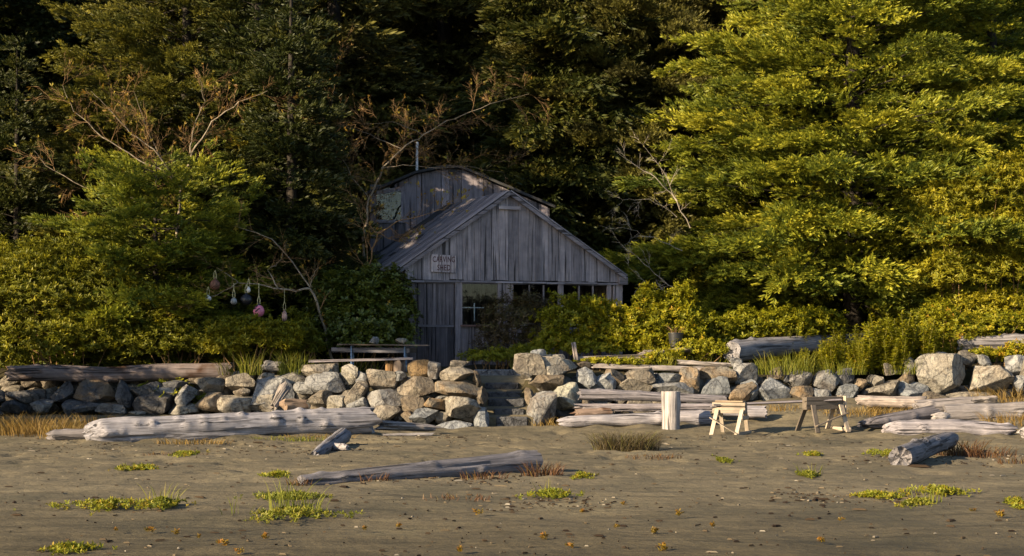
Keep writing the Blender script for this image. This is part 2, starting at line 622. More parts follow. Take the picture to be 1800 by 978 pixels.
def wall_yx(x):
    px = 900 + x / 44.0 * F
    return np.interp(px, [0, 330, 640, 800, 850, 925, 1010, 1250, 1420, 1800], [45.2, 44.6, 43.4, 42.6, 42.9, 43.2, 43.8, 44.8, 45.4, 46.0])

def grid(name, xs, ys, fz, mat, kind='structure'):
    X, Y = np.meshgrid(xs, ys)
    Z = fz(X.ravel(), Y.ravel())
    V = np.stack([X.ravel(), Y.ravel(), Z], 1)
    nx, ny = len(xs), len(ys)
    i = np.arange((nx - 1) * (ny - 1))
    r, c = i // (nx - 1), i % (nx - 1)
    a = r * nx + c
    Fc = np.stack([a, a + 1, a + nx + 1, a + nx], 1)
    o = link(name, np_mesh(name, V, Fc, smooth=True), mat)
    o['kind'] = kind
    return o

BANKS = [((152, 768, 37.0), (655, 760, 39.8), .10), ((527, 855, 25.7), (936, 832, 28.4), .02), ((982, 748, 42.2), (1250, 745, 42.4), .09), ((1553, 768, 39.7), (1786, 766, 40.0), .08), ((1580, 820, 29.6), (1668, 785, 33.4), .03)]
def sand_full(x, y):
    z = sand_h(x, y)
    for a_, b_, h_ in BANKS:
        pa, pb2 = P(*a_), P(*b_)
        dx_, dy_ = pb2.x - pa.x, pb2.y - pa.y
        tt_ = np.clip(((x - pa.x) * dx_ + (y - pa.y) * dy_) / (dx_ ** 2 + dy_ ** 2), 0, 1)
        dd_ = np.hypot(x - pa.x - tt_ * dx_, y - pa.y - tt_ * dy_)
        z = z + h_ * np.exp(-(dd_ / .42) ** 2) * (.7 + .5 * np.sin(tt_ * 23 + h_ * 90))
    p = np.stack([x, y, np.zeros_like(x)], 1)
    amp = 0.03 + 0.03 * sstep(32, 40, y)
    z = z + amp * fbm(p * [0.5, 0.8, 1], 3, 3) + 0.012 * fbm(p * [3.0, 4.0, 1], 9, 3) * sstep(18, 26, y)
    dim = np.maximum(0, vnoise(p * [2.6, 2.6, 1], 21) - 0.35)
    z = z - 0.14 * dim * sstep(24, 32, y)
    return z

xs = np.concatenate([np.linspace(-300, -18, 12)[:-1], np.linspace(-18, 18, 361), np.linspace(18, 300, 12)[1:]])
ys = np.concatenate([np.linspace(4, 15, 12)[:-1], np.linspace(15, 48, 331)])
grid('beach_sand', xs, ys, sand_full, M['sand'])

def terr_full(x, y):
    p = np.stack([x, y, np.zeros_like(x)], 1)
    return terrace_h(x, y) + 0.05 * fbm(p * 0.9, 5, 3)

# terrace with its earth bank running down behind the stones, a notch at the steps
def bank_z(x, y):
    wy = wall_yx(x) + 0.55
    t = np.clip((y - wy) / 1.2, 0, 1)
    low = sand_h(x, y) - 0.3
    z = low * (1 - t) + terr_full(x, y) * t
    notch = np.exp(-((x + 0.32) / 0.72) ** 6)
    st = 0.02 + (y - 43.4) / 2.75 * 1.40 - 0.22
    z2 = np.minimum(z, np.where(y < 46.2, st, z))
    return z * (1 - notch) + z2 * notch
xs = np.concatenate([np.linspace(-300, -22, 10)[:-1], np.linspace(-22, 22, 221), np.linspace(22, 300, 10)[1:]])
ys = np.concatenate([np.linspace(42.8, 50, 61), np.linspace(50, 120, 50)[1:]])
grid('terrace', xs, ys, bank_z, M['soil'])
o = grid('sea', np.linspace(-3000, 3000, 3), np.linspace(-3000, 11, 3), lambda x, y: np.full(len(x), -0.2), M['water'])

# ------------------------------------------------------------------ boulders and the stone walls
def ico(sub):
    bm = bmesh.new()
    bmesh.ops.create_icosphere(bm, subdivisions=sub, radius=1)
    V = np.array([v.co[:] for v in bm.verts])
    Fc = np.array([[v.index for v in f.verts] for f in bm.faces])
    bm.free()
    return V, Fc
ICO4 = ico(4)
ICO3 = ico(3)

def rock_mesh(seed, dims, cuts=11, lod=4, blocky=0.5):
    rng = np.random.default_rng(seed)
    V, Fc = ICO4 if lod == 4 else ICO3
    V = V.copy()
    e = 2.0 + 4.0 * blocky
    rr = (np.abs(V) ** e).sum(1) ** (1 / e)
    V = V / rr[:, None]
    V = V * rng.uniform(.8, 1.2, 3)
    for k in range(cuts):
        n = rng.normal(size=3)
        n /= np.linalg.norm(n)
        sup = (V @ n).max()
        dd = sup * rng.uniform(0.50, 0.84)
        s = V @ n - dd
        V = V - np.maximum(s, 0)[:, None] * n
    V = V + 0.03 * fbm(V * 3.5 + seed, seed, 4)[:, None] * V
    lo, hi = V.min(0), V.max(0)
    V = (V - (lo + hi) / 2) / (hi - lo) * np.array(dims)
    me = np_mesh('stone', V, Fc, smooth=True)
    me.set_sharp_from_angle(angle=R(17))
    return me

TAN = (0.203, 0.181, 0.149)
LTAN = (0.26, 0.24, 0.205)
GREY = (0.207, 0.205, 0.203)
DGREY = (0.085, 0.085, 0.09)
BLUE = (0.177, 0.185, 0.195)
LBLUE = (0.248, 0.255, 0.264)
BROWN = (0.14, 0.116, 0.088)
ORNG = (0.2, 0.135, 0.066)
PALE = (0.31, 0.285, 0.24)
Z2, Z3, Z4 = (0, 560, 3.913), (400, 560, 3.913), (780, 560, 3.913)
Z5, Z6 = (1160, 560, 4.076), (1440, 560, 3.492)
LEFT = [
 (Z2, 40, 490, 300, 585, DGREY, .1), (Z2, 330, 425, 500, 575, DGREY, 0), (Z2, 500, 415, 780, 595, DGREY, .6), (Z2, 775, 430, 900, 610, DGREY, 0),
 (Z2, 880, 440, 1100, 570, DGREY, 0), (Z2, 1000, 468, 1212, 545, GREY, 0), (Z2, 900, 510, 1178, 665, DGREY, .1), (Z2, 1198, 460, 1352, 612, GREY, .1),
 (Z2, 1328, 408, 1532, 525, TAN, .2), (Z2, 1333, 513, 1562, 640, TAN, .35), (Z2, 1548, 378, 1754, 502, TAN, .1), (Z2, 1600, 478, 1715, 535, TAN, .2),
 (Z2, 1468, 535, 1735, 655, LTAN, .2), (Z2, 1138, 588, 1355, 668, LTAN, .1), (Z2, 415, 560, 722, 675, DGREY, 0), (Z2, 655, 588, 862, 680, GREY, .2),
 (Z2, 193, 560, 352, 655, GREY, 0), (Z2, 0, 563, 172, 655, DGREY, 0), (Z2, -80, 480, 30, 575, DGREY, 0), (Z2, -170, 560, 10, 670, DGREY, 0),
 (Z2, 1090, 428, 1310, 495, DGREY, 0), (Z2, 866, 638, 1005, 680, LTAN, 0),
 (Z3, 143, 408, 445, 630, GREY, 0), (Z3, 228, 373, 322, 425, TAN, 0), (Z3, 308, 358, 525, 455, LTAN, 0), (Z3, 498, 313, 748, 405, TAN, .2),
 (Z3, 446, 438, 595, 520, GREY, 0), (Z3, 522, 373, 803, 515, GREY, 0), (Z3, 778, 318, 893, 455, LTAN, 0), (Z3, 876, 365, 965, 460, GREY, 0),
 (Z3, 952, 352, 1165, 500, TAN, .25), (Z3, 1128, 362, 1235, 435, GREY, 0), (Z3, 1238, 288, 1390, 420, ORNG, .8), (Z3, 1372, 298, 1465, 415, GREY, .2),
 (Z3, 1458, 318, 1695, 445, TAN, .15), (Z3, 1533, 288, 1660, 335, TAN, .1), (Z3, 1165, 402, 1430, 545, TAN, .2), (Z3, 1418, 428, 1735, 555, TAN, .5),
 (Z3, 797, 432, 965, 620, TAN, .15), (Z3, 957, 487, 1215, 615, GREY, .15), (Z3, 537, 497, 725, 635, TAN, .2), (Z3, 676, 532, 825, 645, LTAN, .1),
 (Z3, 812, 545, 965, 640, GREY, 0), (Z3, 198, 522, 335, 645, LTAN, .2), (Z3, 1188, 537, 1355, 665, BROWN, .2), (Z3, 1338, 548, 1515, 630, BROWN, .8),
 (Z3, 1460, 542, 1760, 715, LTAN, .15), (Z3, 917, 602, 1190, 730, TAN, .1), (Z3, 1190, 640, 1300, 730, BROWN, .3), (Z3, 1248, 622, 1445, 735, BLUE, 0), (Z3, 1422, 706, 1685, 785, LBLUE, 0),
 (Z3, 1688, 615, 1800, 765, BLUE, 0), (Z3, 1685, 358, 1745, 475, BROWN, .3), (Z3, 1700, 470, 1790, 620, BROWN, .1),
]
RIGHT = [
 (Z4, 478, 242, 705, 395, TAN, .1), (Z4, 598, 213, 705, 280, BLUE, 0), (Z4, 556, 262, 922, 445, PALE, .45), (Z4, 655, 248, 835, 320, LTAN, 0),
 (Z4, 586, 388, 825, 505, BROWN, .15), (Z4, 528, 362, 605, 415, TAN, .1), (Z4, 566, 508, 775, 748, GREY, .35), (Z4, 732, 446, 950, 635, (.27, .265, .22), .1),
 (Z4, 908, 298, 1015, 360, BROWN, .2), (Z4, 916, 338, 1065, 490, LBLUE, 0), (Z4, 998, 372, 1200, 512, LBLUE, 0), (Z4, 1096, 348, 1245, 475, BROWN, .3),
 (Z4, 1236, 342, 1455, 455, TAN, .2), (Z4, 1196, 418, 1435, 532, TAN, .1), (Z4, 1446, 378, 1630, 468, BLUE, 0), (Z4, 1430, 440, 1725, 580, GREY, 0),
 (Z4, 1626, 338, 1765, 508, TAN, .8), (Z4, 555, 478, 625, 600, BROWN, .2), (Z4, 925, 560, 1065, 690, BROWN, .2),
 (Z5, 286, 348, 555, 476, TAN, .4), (Z5, 296, 418, 510, 570, BLUE, 0), (Z5, 508, 283, 605, 360, GREY, 0), (Z5, 536, 322, 720, 470, GREY, .1),
 (Z5, 497, 458, 705, 612, TAN, .55), (Z5, 588, 442, 715, 590, BLUE, 0), (Z5, 706, 427, 950, 600, LBLUE, 0), (Z5, 777, 348, 895, 455, TAN, .4),
 (Z5, 890, 408, 945, 458, DGREY, 0), (Z5, 916, 378, 1095, 508, GREY, .1), (Z5, 940, 486, 1115, 600, BROWN, .8), (Z5, 1108, 372, 1295, 528, GREY, .15),
 (Z5, 1100, 502, 1235, 595, BLUE, 0), (Z5, 1256, 357, 1400, 488, DGREY, 0), (Z5, 1276, 472, 1420, 590, BLUE, 0), (Z5, 756, 612, 905, 700, GREY, 0), (Z5, 200, 560, 330, 650, GREY, 0),
 (Z6, 222, 372, 298, 450, TAN, .5), (Z6, 302, 348, 405, 430, TAN, 0), (Z6, 276, 382, 525, 500, TAN, .1), (Z6, 398, 276, 515, 350, TAN, .1),
 (Z6, 505, 242, 615, 352, GREY, .2), (Z6, 486, 387, 685, 500, BLUE, 0), (Z6, 497, 327, 605, 430, BROWN, .2), (Z6, 636, 207, 795, 262, GREY, 0),
 (Z6, 836, 197, 995, 300, TAN, .1), (Z6, 980, 222, 1060, 300, GREY, 0), (Z6, 1150, 227, 1290, 360, GREY, 0), (Z6, 1200, 352, 1300, 450, GREY, 0), (Z6, 796, 452, 1085, 505, TAN, .1),
 (Z6, 1260, 250, 1400, 460, TAN, .1), (Z6, -5, 438, 84, 520, GREY, .1), (Z6, 640, 450, 800, 510, BROWN, .2),
]
def px_box(e):
    (ox, oy, s), x0, y0, x1, y1 = e[0], e[1], e[2], e[3], e[4]
    return ox + x0 / s, oy + y0 / s, ox + x1 / s, oy + y1 / s

def stone_at(e, seed, parent=None, name='stone', blocky=None, extra_depth=1.0):
    x0, y0, x1, y1 = px_box(e)
    cx, cy = (x0 + x1) / 2, (y0 + y1) / 2
    by = np.interp(cx, [0, 330, 640, 850, 1010, 1250, 1420, 1800], [742, 742, 760, 760, 748, 738, 712, 705])
    Y = wall_y(cx) + np.clip((by - y1) / 105.0, 0, 1.05) * 1.15
    k = Y / F
    w, h = (x1 - x0) * k * 1.04, (y1 - y0) * k * 1.07
    dp = max(0.75 * w, 0.95 * h) * extra_depth
    rng = random.Random(seed)
    me = rock_mesh(seed, (w, dp, h), cuts=rng.randint(11, 17), lod=4 if w > 0.55 else 3, blocky=rng.uniform(0.0, 0.5) if blocky is None else blocky)
    c = P(cx, cy, Y)
    sh = rng.uniform(0.82, 1.08)
    o = link(name, me, M['rock'], parent, tuple(v * sh for v in e[5]) + (e[6],))
    o.location = (c.x, Y + dp * 0.42, c.z)
    return o

wl = thing('stone_wall', 'long dry-stacked boulder wall left of the steps, holding up the picnic table terrace', 'stone wall')
for i, e in enumerate(LEFT):
    stone_at(e, 100 + i, wl)
wr = thing('stone_wall', 'long dry-stacked boulder wall right of the steps, behind the sawhorses', 'stone wall')
for i, e in enumerate(RIGHT):
    stone_at(e, 300 + i, wr)
# filler stones deeper in the walls
rng = random.Random(5)
for side, x0, x1, par in ((0, -60, 800, wl), (1, 960, 1850, wr)):
    px = x0
    while px < x1:
        for row in range(3):
            Y = wall_y(px) + 0.75 + 0.3 * row
            zb = sand_z(PX(px, Y), Y)
            z = zb + 0.15 + row * 0.38
            w = rng.uniform(0.5, 0.8)
            if z < 1.2:
                me = rock_mesh(rng.randint(1000, 9999), (w, 0.5, w * rng.uniform(.6, .85)), lod=3)
                f = link('stone', me, M['rock'], par, tuple(v * 0.9 for v in rng.choice([GREY, TAN, BROWN, DGREY])) + (0.1,))
                f.location = (PX(px, Y), Y + 0.1, z)
        px += rng.uniform(30, 40)
for e, lab in (((Z6, 600, 222, 932, 466, PALE, .15), 'largest pale flat-faced boulder in the wall near the right edge'),
               ((Z6, 932, 292, 1204, 456, PALE, .25), 'pale squarish boulder at the far right, beside the largest flat-faced one')):
    b = stone_at(e, 900 + e[1], None, 'boulder', blocky=0.9, extra_depth=0.8)
    tag(b, lab, 'boulder')

# ------------------------------------------------------------------ steps
st = thing('stone_steps', 'narrow flight of sandy steps climbing through the boulder wall to the shed', 'steps')
step_rows = [(733, 748, 872, 928), (719, 729, 868, 922), (701, 714, 858, 922), (689, 698, 858, 915), (673, 684, 852, 912)]
for i, (ya, yb, xa, xb) in enumerate(step_rows):
    Y = 43.35 + i * 0.52
    z1 = PZ(ya, Y)
    z0 = PZ(yb, Y) - 0.1
    mb = MB().box(PX(xa, Y), PX(xb, Y), Y, Y + 0.16, z0, z1)
    me = mb.mesh('riser', bevel=0.03)
    link('riser', me, M['rock'], st, (0.075, 0.075, 0.08, 0.0))
    zt = PZ(step_rows[i + 1][1], Y + 0.52) if i < 4 else 1.33
    t = MB()
    t.v = [(PX(xa - 22, Y), Y + 0.08, z1 - 0.02), (PX(xb + 14, Y), Y + 0.08, z1 - 0.02), (PX(xb + 14, Y), Y + 0.56, max(zt, z1) + 0.0), (PX(xa - 22, Y), Y + 0.56, max(zt, z1) + 0.0),
           (PX(xa - 22, Y), Y + 0.08, z1 - 0.3), (PX(xb + 14, Y), Y + 0.08, z1 - 0.3), (PX(xb + 14, Y), Y + 0.56, z1 - 0.3), (PX(xa - 22, Y), Y + 0.56, z1 - 0.3)]
    t.f = [(0, 1, 2, 3), (4, 5, 1, 0), (5, 6, 2, 1), (6, 7, 3, 2), (7, 4, 0, 3), (7, 6, 5, 4)]
    link('tread', t.mesh('tread'), M['sand'], st)
Y = 46.15
link('top_slab', MB().box(PX(832, Y), PX(918, Y), Y, Y + 0.55, PZ(662, Y) - .1, PZ(650, Y)).mesh('top_slab', bevel=0.03), M['rock'], st, (0.17, 0.17, 0.175, 0))
link('sand_fill', MB().poly_prism([(43.3, -0.3), (46.2, -0.3), (46.2, 1.30), (43.3, -0.02)], 0, PX(846, 44.5), PX(936, 44.5)).mesh('sand_fill'), M['sand'], st)

# ------------------------------------------------------------------ driftwood
def log_mesh(seed, Lg, r0, r1, knots=8, rough=0.06, bend=0.03, jag0=0.1, jag1=0.1, flat=1.0, seg=22, rings=64, crack=0.12, taper0=0.0, taper1=0.0):
    rng = np.random.default_rng(seed)
    t = np.linspace(0, 1, rings)
    ph = np.linspace(0, 2 * np.pi, seg, endpoint=False)
    T, A = np.meshgrid(t, ph, indexing='ij')
    r = r0 + (r1 - r0) * T
    for tp, s in ((taper0, 0), (taper1, 1)):
        if tp:
            q = np.clip((T if s == 0 else 1 - T) / tp, 0, 1)
            r = r * (0.35 + 0.65 * np.sqrt(q))
    ca, sa = np.cos(A), np.sin(A)
    p = np.stack([(T * Lg * 1.2).ravel(), (ca * 1.5).ravel(), (sa * 1.5).ravel()], 1)
    r = r * (1 + rough * fbm(p + seed, seed, 4).reshape(r.shape))
    pc = np.stack([(T * Lg * 0.35).ravel(), (ca * 4.5).ravel(), (sa * 4.5).ravel()], 1)
    cr = fbm(pc + seed * 3, seed + 5, 3).reshape(r.shape)
    r = r * (1 - crack * np.clip(cr - 0.25, 0, 0.6))
    for k in range(knots):
        kt, ka = rng.uniform(0.04, 0.96), rng.uniform(0, 2 * np.pi)
        da = np.angle(np.exp(1j * (A - ka)))
        sz = rng.uniform(0.07, 0.12)
        g = np.exp(-(((T - kt) * Lg / sz) ** 2 + (da * (r0 + r1) / 2 / sz) ** 2))
        r = r + g * rng.uniform(0.02, 0.07) * min(1.0, (r0 + r1) * 2)
    xx = (T - 0.5) * Lg
    jn = fbm(np.stack([ca.ravel() * 2, sa.ravel() * 2, np.full(ca.size, seed * 1.7)], 1), seed + 9, 3).reshape(r.shape)
    xx = xx + jn * (jag1 * np.clip((T - 0.85) / 0.15, 0, 1) + jag0 * np.clip((0.15 - T) / 0.15, 0, 1))
    oy = bend * Lg * 0.5 * fbm(np.stack([t * 2.2, t * 0, t * 0 + seed], 1), seed + 2, 2)
    oz = bend * Lg * 0.25 * fbm(np.stack([t * 2.2, t * 0 + 5, t * 0 + seed], 1), seed + 3, 2)
    V = np.stack([xx, ca * r + oy[:, None], sa * r * flat + oz[:, None]], 2).reshape(-1, 3)
    i = np.arange((rings - 1) * seg)
    a, k = i // seg, i % seg
    k2 = (k + 1) % seg
    quads = np.stack([a * seg + k, a * seg + k2, (a + 1) * seg + k2, (a + 1) * seg + k], 1)[:, ::-1]
    V = list(map(tuple, V))
    faces = [tuple(q) for q in quads.tolist()]
    for e, base in ((0, 0), (1, (rings - 1) * seg)):
        ring = np.array([V[base + q] for q in range(seg)])
        c = ring.mean(0)
        inner = c + (ring - c) * 0.6
        inner[:, 0] += (0.02 if e == 0 else -0.02) + rng.uniform(-0.004, 0.004, seg)
        b2 = len(V)
        V += list(map(tuple, inner))
        V.append(tuple(c + np.array([(0.021 if e == 0 else -0.021), 0, 0])))
        cc = len(V) - 1
        for q in range(seg):
            q2 = (q + 1) % seg
            f1 = (base + q, base + q2, b2 + q2, b2 + q)
            f2 = (b2 + q, b2 + q2, cc)
            faces += [f1, f2] if e == 0 else [f1[::-1], f2[::-1]]
    me = bpy.data.meshes.new('log')
    me.from_pydata(V, [], faces)
    me.polygons.foreach_set('use_smooth', np.full(len(me.polygons), True))
    me.set_sharp_from_angle(angle=R(50))
    me.update()
    return me

def place_x(o, p, q):
    """orient an object whose length runs along local X from p to q"""
    p, q = Vector(p), Vector(q)
    d = (q - p).normalized()
    y = Vector((0, 0, 1)).cross(d).normalized()
    z = d.cross(y)
    m = Matrix((d, y, z)).transposed().to_4x4()
    m.translation = (p + q) / 2
    o.matrix_world = m
    return o

def log(label, a, b, ra, rb, seed, mat='drift', color=(1, 1, 1), name='driftwood_log', parent=None, group='driftwood on the beach', **kw):
    """a, b = (px, py, Y) of the axis ends; radii in metres"""
    p, q = P(*a), P(*b)
    me = log_mesh(seed, (q - p).length, ra, rb, **kw)
    o = link(name, me, M[mat], parent, color)
    place_x(o, p, q)
    if parent is None:
        tag(o, label, 'log', group)
    return o

log('thick knobbly pale driftwood log lying along the foot of the left wall', (152, 757, 37.0), (655, 741.5, 39.8), .325, .325, 1, knots=46, rough=.07, jag0=.10, jag1=.2, color=(1.0, .98, 1.02), seg=36, rings=150, taper0=.05, crack=.3)
log('short smooth pale log poking out from the left end of the thick knobbly log', (84, 766, 37.6), (200, 763, 37.9), .135, .14, 2, knots=1, rough=.02, color=(1.1, 1.02, 1.0), taper0=.1)
log('dark brown weathered log resting on top of the left boulder wall', (18, 659, 45.6), (409, 650, 45.9), .22, .235, 3, mat='driftstain', color=(.72, .66, .68), knots=6, crack=.25, rings=90)
l3 = log('small forked grey log lying askew in front of the thick knobbly log', (553, 801, 33.4), (603, 766, 36.8), .105, .185, 4, color=(.85, .84, .9), knots=6, rough=.10, bend=.01, crack=.3, jag0=.06, jag1=.04, seg=26, flat=.95)
inv = l3.matrix_world.inverted()
stub = MB().tube([inv @ P(579, 786, 35.0), inv @ P(592, 787, 34.8), inv @ P(604, 786, 34.6), inv @ P(611, 787, 34.5)], [.11, .095, .08, .05], 10).mesh('branch_stub', smooth=True)
link('branch_stub', stub, M['drift'], l3, (1.05, 1.0, 1.0))
log('long slim grey log lying alone on the open sand in the foreground', (527, 848, 25.7), (936, 816, 28.4), .115, .235, 6, color=(.66, .64, .68), knots=12, rough=.05, crack=.3, jag1=.12, rings=110, seg=28, bend=.012)
log('splintered pale driftwood chunk at the right end of the thick knobbly log', (669, 748, 40.2), (763, 753, 40.8), .16, .12, 7, color=(1.0, .92, .86), rough=.16, crack=.5, flat=.8, jag0=.2, jag1=.2, knots=4)
log('bleached white driftwood sliver in front of the splintered chunk', (676, 765, 39.2), (761, 765, 39.6), .05, .085, 8, color=(1.35, 1.27, 1.18), rough=.2, flat=.7, jag0=.15, jag1=.1, knots=2)
log('stubby driftwood root leaning on the left boulder wall', (480, 716, 42.4), (503, 680, 42.9), .10, .14, 9, color=(.95, .85, .74), rough=.25, crack=.5, knots=4, jag1=.15, name='driftwood_root')
log('broken brown root end beside the leaning driftwood root', (500, 714, 42.3), (538, 712, 42.5), .17, .10, 10, mat='driftstain', color=(.9, .72, .55), rough=.3, knots=3, name='driftwood_root')
# pile behind the white stump
log('lowest long pale log of the pile behind the white stump', (982, 742, 42.2), (1250, 736, 42.4), .14, .19, 11, knots=6, color=(.98, .95, 1.0), rough=.09, taper0=.08, rings=90)
log('topmost cracked log of the pile behind the white stump', (1019, 694, 43.4), (1272, 703, 43.4), .15, .11, 12, color=(.92, .87, .92), crack=.6, rough=.1, jag1=.25, rings=90)
log('splintered middle log of the pile behind the white stump', (1022, 716, 42.9), (1256, 716, 43.0), .10, .16, 13, color=(.85, .78, .80), crack=.7, rough=.14, jag0=.4, flat=.8, rings=90)
log('short reddish brown log end wedged in the pile behind the white stump', (1010, 727, 42.7), (1070, 726, 42.8), .12, .12, 14, mat='driftstain', color=(.8, .65, .55), crack=.5, rough=.1)
log('short pale log end behind the left sawhorse', (1255, 722, 42.9), (1345, 724, 42.6), .14, .16, 15, color=(.98, .95, 1.0), rough=.06, crack=.3)
# right hand cluster
log('slim warm-toned log below the boulders right of the right sawhorse', (1508, 704, 43.5), (1628, 709, 43.3), .12, .18, 16, color=(1.1, .95, .82), rough=.1, crack=.4)
log('pale log in the middle of the right driftwood cluster', (1612, 717, 42.9), (1708, 710, 43.0), .20, .19, 17, color=(1.08, 1.0, .96), rough=.07)
log('thin tan log below the squarish pale boulder', (1700, 705, 43.8), (1752, 702, 43.9), .12, .09, 18, color=(1.1, .98, .85), rough=.1)
log('broad bleached log running out of the right edge', (1660, 729, 42.2), (1830, 724, 42.4), .25, .28, 19, color=(1.18, 1.1, 1.05), rough=.06, crack=.25, rings=80)
log('dark grey split log just right of the right sawhorse', (1512, 746, 41.0), (1642, 726, 42.0), .15, .20, 20, color=(.62, .58, .6), rough=.14, crack=.6, taper0=.2)
log('long lumpy bleached log with a split left end, at the right', (1553, 757, 39.7), (1786, 755, 40.0), .25, .19, 21, color=(1.15, 1.08, 1.1), rough=.08, crack=.35, knots=8, taper0=.12, taper1=.25, rings=100, seg=28)
log('stout grey log lying askew on the sand in the right foreground', (1580, 806, 29.6), (1668, 774, 33.4), .205, .175, 22, color=(.62, .60, .62), rough=.08, knots=8, jag0=.12)
log('round white driftwood knob among the right logs', (1638, 733, 41.4), (1668, 731, 41.5), .10, .11, 23, color=(1.4, 1.3, 1.2), rough=.1, taper0=.4, taper1=.4, rings=20, name='bleached_driftwood')
log('white log end cut by the right edge of the frame', (1795, 762, 39.5), (1850, 760, 39.6), .15, .15, 24, color=(1.3, 1.22, 1.15), taper0=.1)
# on the terrace
log('massive grey log with a sawn end on the terrace above the sawhorses', (1288, 619, 46.6), (1520, 598, 51.0), .31, .24, 25, color=(.95, .93, .95), knots=4, rough=.03, rings=80, group='logs on the terrace')
log('weathered grey log on the bank at the upper right, above the pale boulders', (1684, 604, 48.0), (1850, 600, 48.0), .21, .24, 26, color=(.98, .94, .95), rough=.08, crack=.4, group='logs on the terrace')
log('flat crumbling pale log beside the black bucket', (1135, 622, 46.6), (1212, 615, 46.8), .13, .11, 27, color=(1.15, 1.02, .9), rough=.2, flat=.7, jag0=.2, jag1=.2, group='logs on the terrace')
log('cracked low log lying along the top of the right boulder wall', (1042, 645, 45.9), (1240, 650, 45.9), .075, .12, 28, color=(1.02, .93, .86), crack=.7, rough=.16, flat=.8, rings=90, group='logs on the terrace')
log('thin grey beam end behind the orange boulder on the right wall', (1192, 637, 46.2), (1292, 642, 46.0), .10, .08, 29, color=(1.1, 1.0, .9), rough=.04, flat=.7, group='logs on the terrace')
log('grey log end among the grass left of the picnic table', (462, 643, 45.6), (492, 645, 45.6), .13, .14, 30, color=(.7, .68, .66), rough=.15, group='logs on the terrace')

# standing stump
Y = 41.4
g = P(1179, 760, Y)
sm = log_mesh(40, 1.12, .225, .235, knots=1, rough=.012, bend=.0, jag0=0, jag1=0, crack=.06, seg=32, rings=30)
o = link('standing_stump', sm, M['drift'], None, (1.6, 1.5, 1.42))
o.rotation_euler = (0, R(-90), R(20))
o.location = (g.x, Y, 0.46)
tag(o, 'white upright cut log standing on the sand beside the left sawhorse', 'stump')

# sawhorses
def board(name, p, q, w, h, parent, mat='lumber', color=(1, 1, 1), up=(0, 0, 1), bevel=0.006):
    p, q = Vector(p), Vector(q)
    Lg = (q - p).length
    d = (q - p).normalized()
    u = Vector(up)
    y = u.cross(d)
    if y.length < 1e-3:
        y = Vector((0, 1, 0)).cross(d)
    y.normalize()
    z = d.cross(y)
    me = MB().box(-Lg / 2, Lg / 2, -w / 2, w / 2, -h / 2, h / 2).mesh(name, bevel=bevel)
    o = link(name, me, M[mat], parent, color)
    m = Matrix((d, y, z)).transposed().to_4x4()
    m.translation = (p + q) / 2
    o.matrix_local = m
    return o

s1 = thing('sawhorse', 'pale wooden sawhorse with a diagonal brace, beside the white stump', 'sawhorse', (PX(1284, 40.0), 40.0, sand_z(5.2, 40)), R(-28), 'sawhorses')
W1 = (1.08, 0.98, 0.86)
board('beam', (-.44, 0, .66), (.40, 0, .66), .16, .27, s1, color=W1)
for sx, sy in ((-.30, -1), (-.30, 1), (.33, -1), (.33, 1)):
    board('leg', (sx, sy * .11, .62), (sx - .04, sy * .40, 0.0), .035, .10, s1, color=W1, up=(1, 0, 0))
board('brace', (-.40, -.30, .42), (.36, -.44, .04), .03, .12, s1, color=(1.2, 1.1, 1.0), up=(0, -1, .2))
board('foot_board', (.36, -.44, .05), (.36, .44, .06), .04, .09, s1, color=W1)
board('cross_board', (.37, -.22, .42), (.37, .24, .42), .03, .10, s1, color=W1)
board('top_scrap', (-.36, .02, .815), (.36, -.02, .815), .20, .03, s1, color=(.95, .78, .6))
s2 = thing('sawhorse', 'darker sawhorse at the right end of the plank, its near face coloured as in shade', 'sawhorse', (PX(1448, 40.6), 40.6, sand_z(7.6, 40.6)), R(30), 'sawhorses')
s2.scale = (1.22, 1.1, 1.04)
W2_SHADE = (.40, .36, .32)  # dark tone puts the shade of beam, brace and left legs into colour
board('beam', (-.50, 0, .68), (.44, 0, .68), .15, .30, s2, color=W2_SHADE)
for sx, sy, c in ((-.36, -1, W2_SHADE), (-.36, 1, W2_SHADE), (.36, -1, W1), (.36, 1, W1)):
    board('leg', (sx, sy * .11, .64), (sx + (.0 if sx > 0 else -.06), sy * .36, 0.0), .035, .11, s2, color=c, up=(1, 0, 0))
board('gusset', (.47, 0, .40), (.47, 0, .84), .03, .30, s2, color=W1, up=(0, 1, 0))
board('brace', (-.46, -.34, .16), (.46, -.20, .44), .03, .11, s2, color=W2_SHADE, up=(0, -1, .2))
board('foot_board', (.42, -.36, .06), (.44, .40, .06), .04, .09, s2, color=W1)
pp, qq = P(1252, 713.5, 40.1), P(1476, 703.5, 40.7)
pl = link('plank', log_mesh(50, (qq - pp).length, .13, .12, knots=0, rough=.03, bend=.01, flat=.28, crack=.5, jag0=.1, jag1=.06, seg=20, rings=60), M['drift'], None, (.9, .82, .82))
place_x(pl, pp + Vector((0, 0, .01)), qq + Vector((0, 0, .01)))
tag(pl, 'long weathered plank laid across the two sawhorses', 'plank')

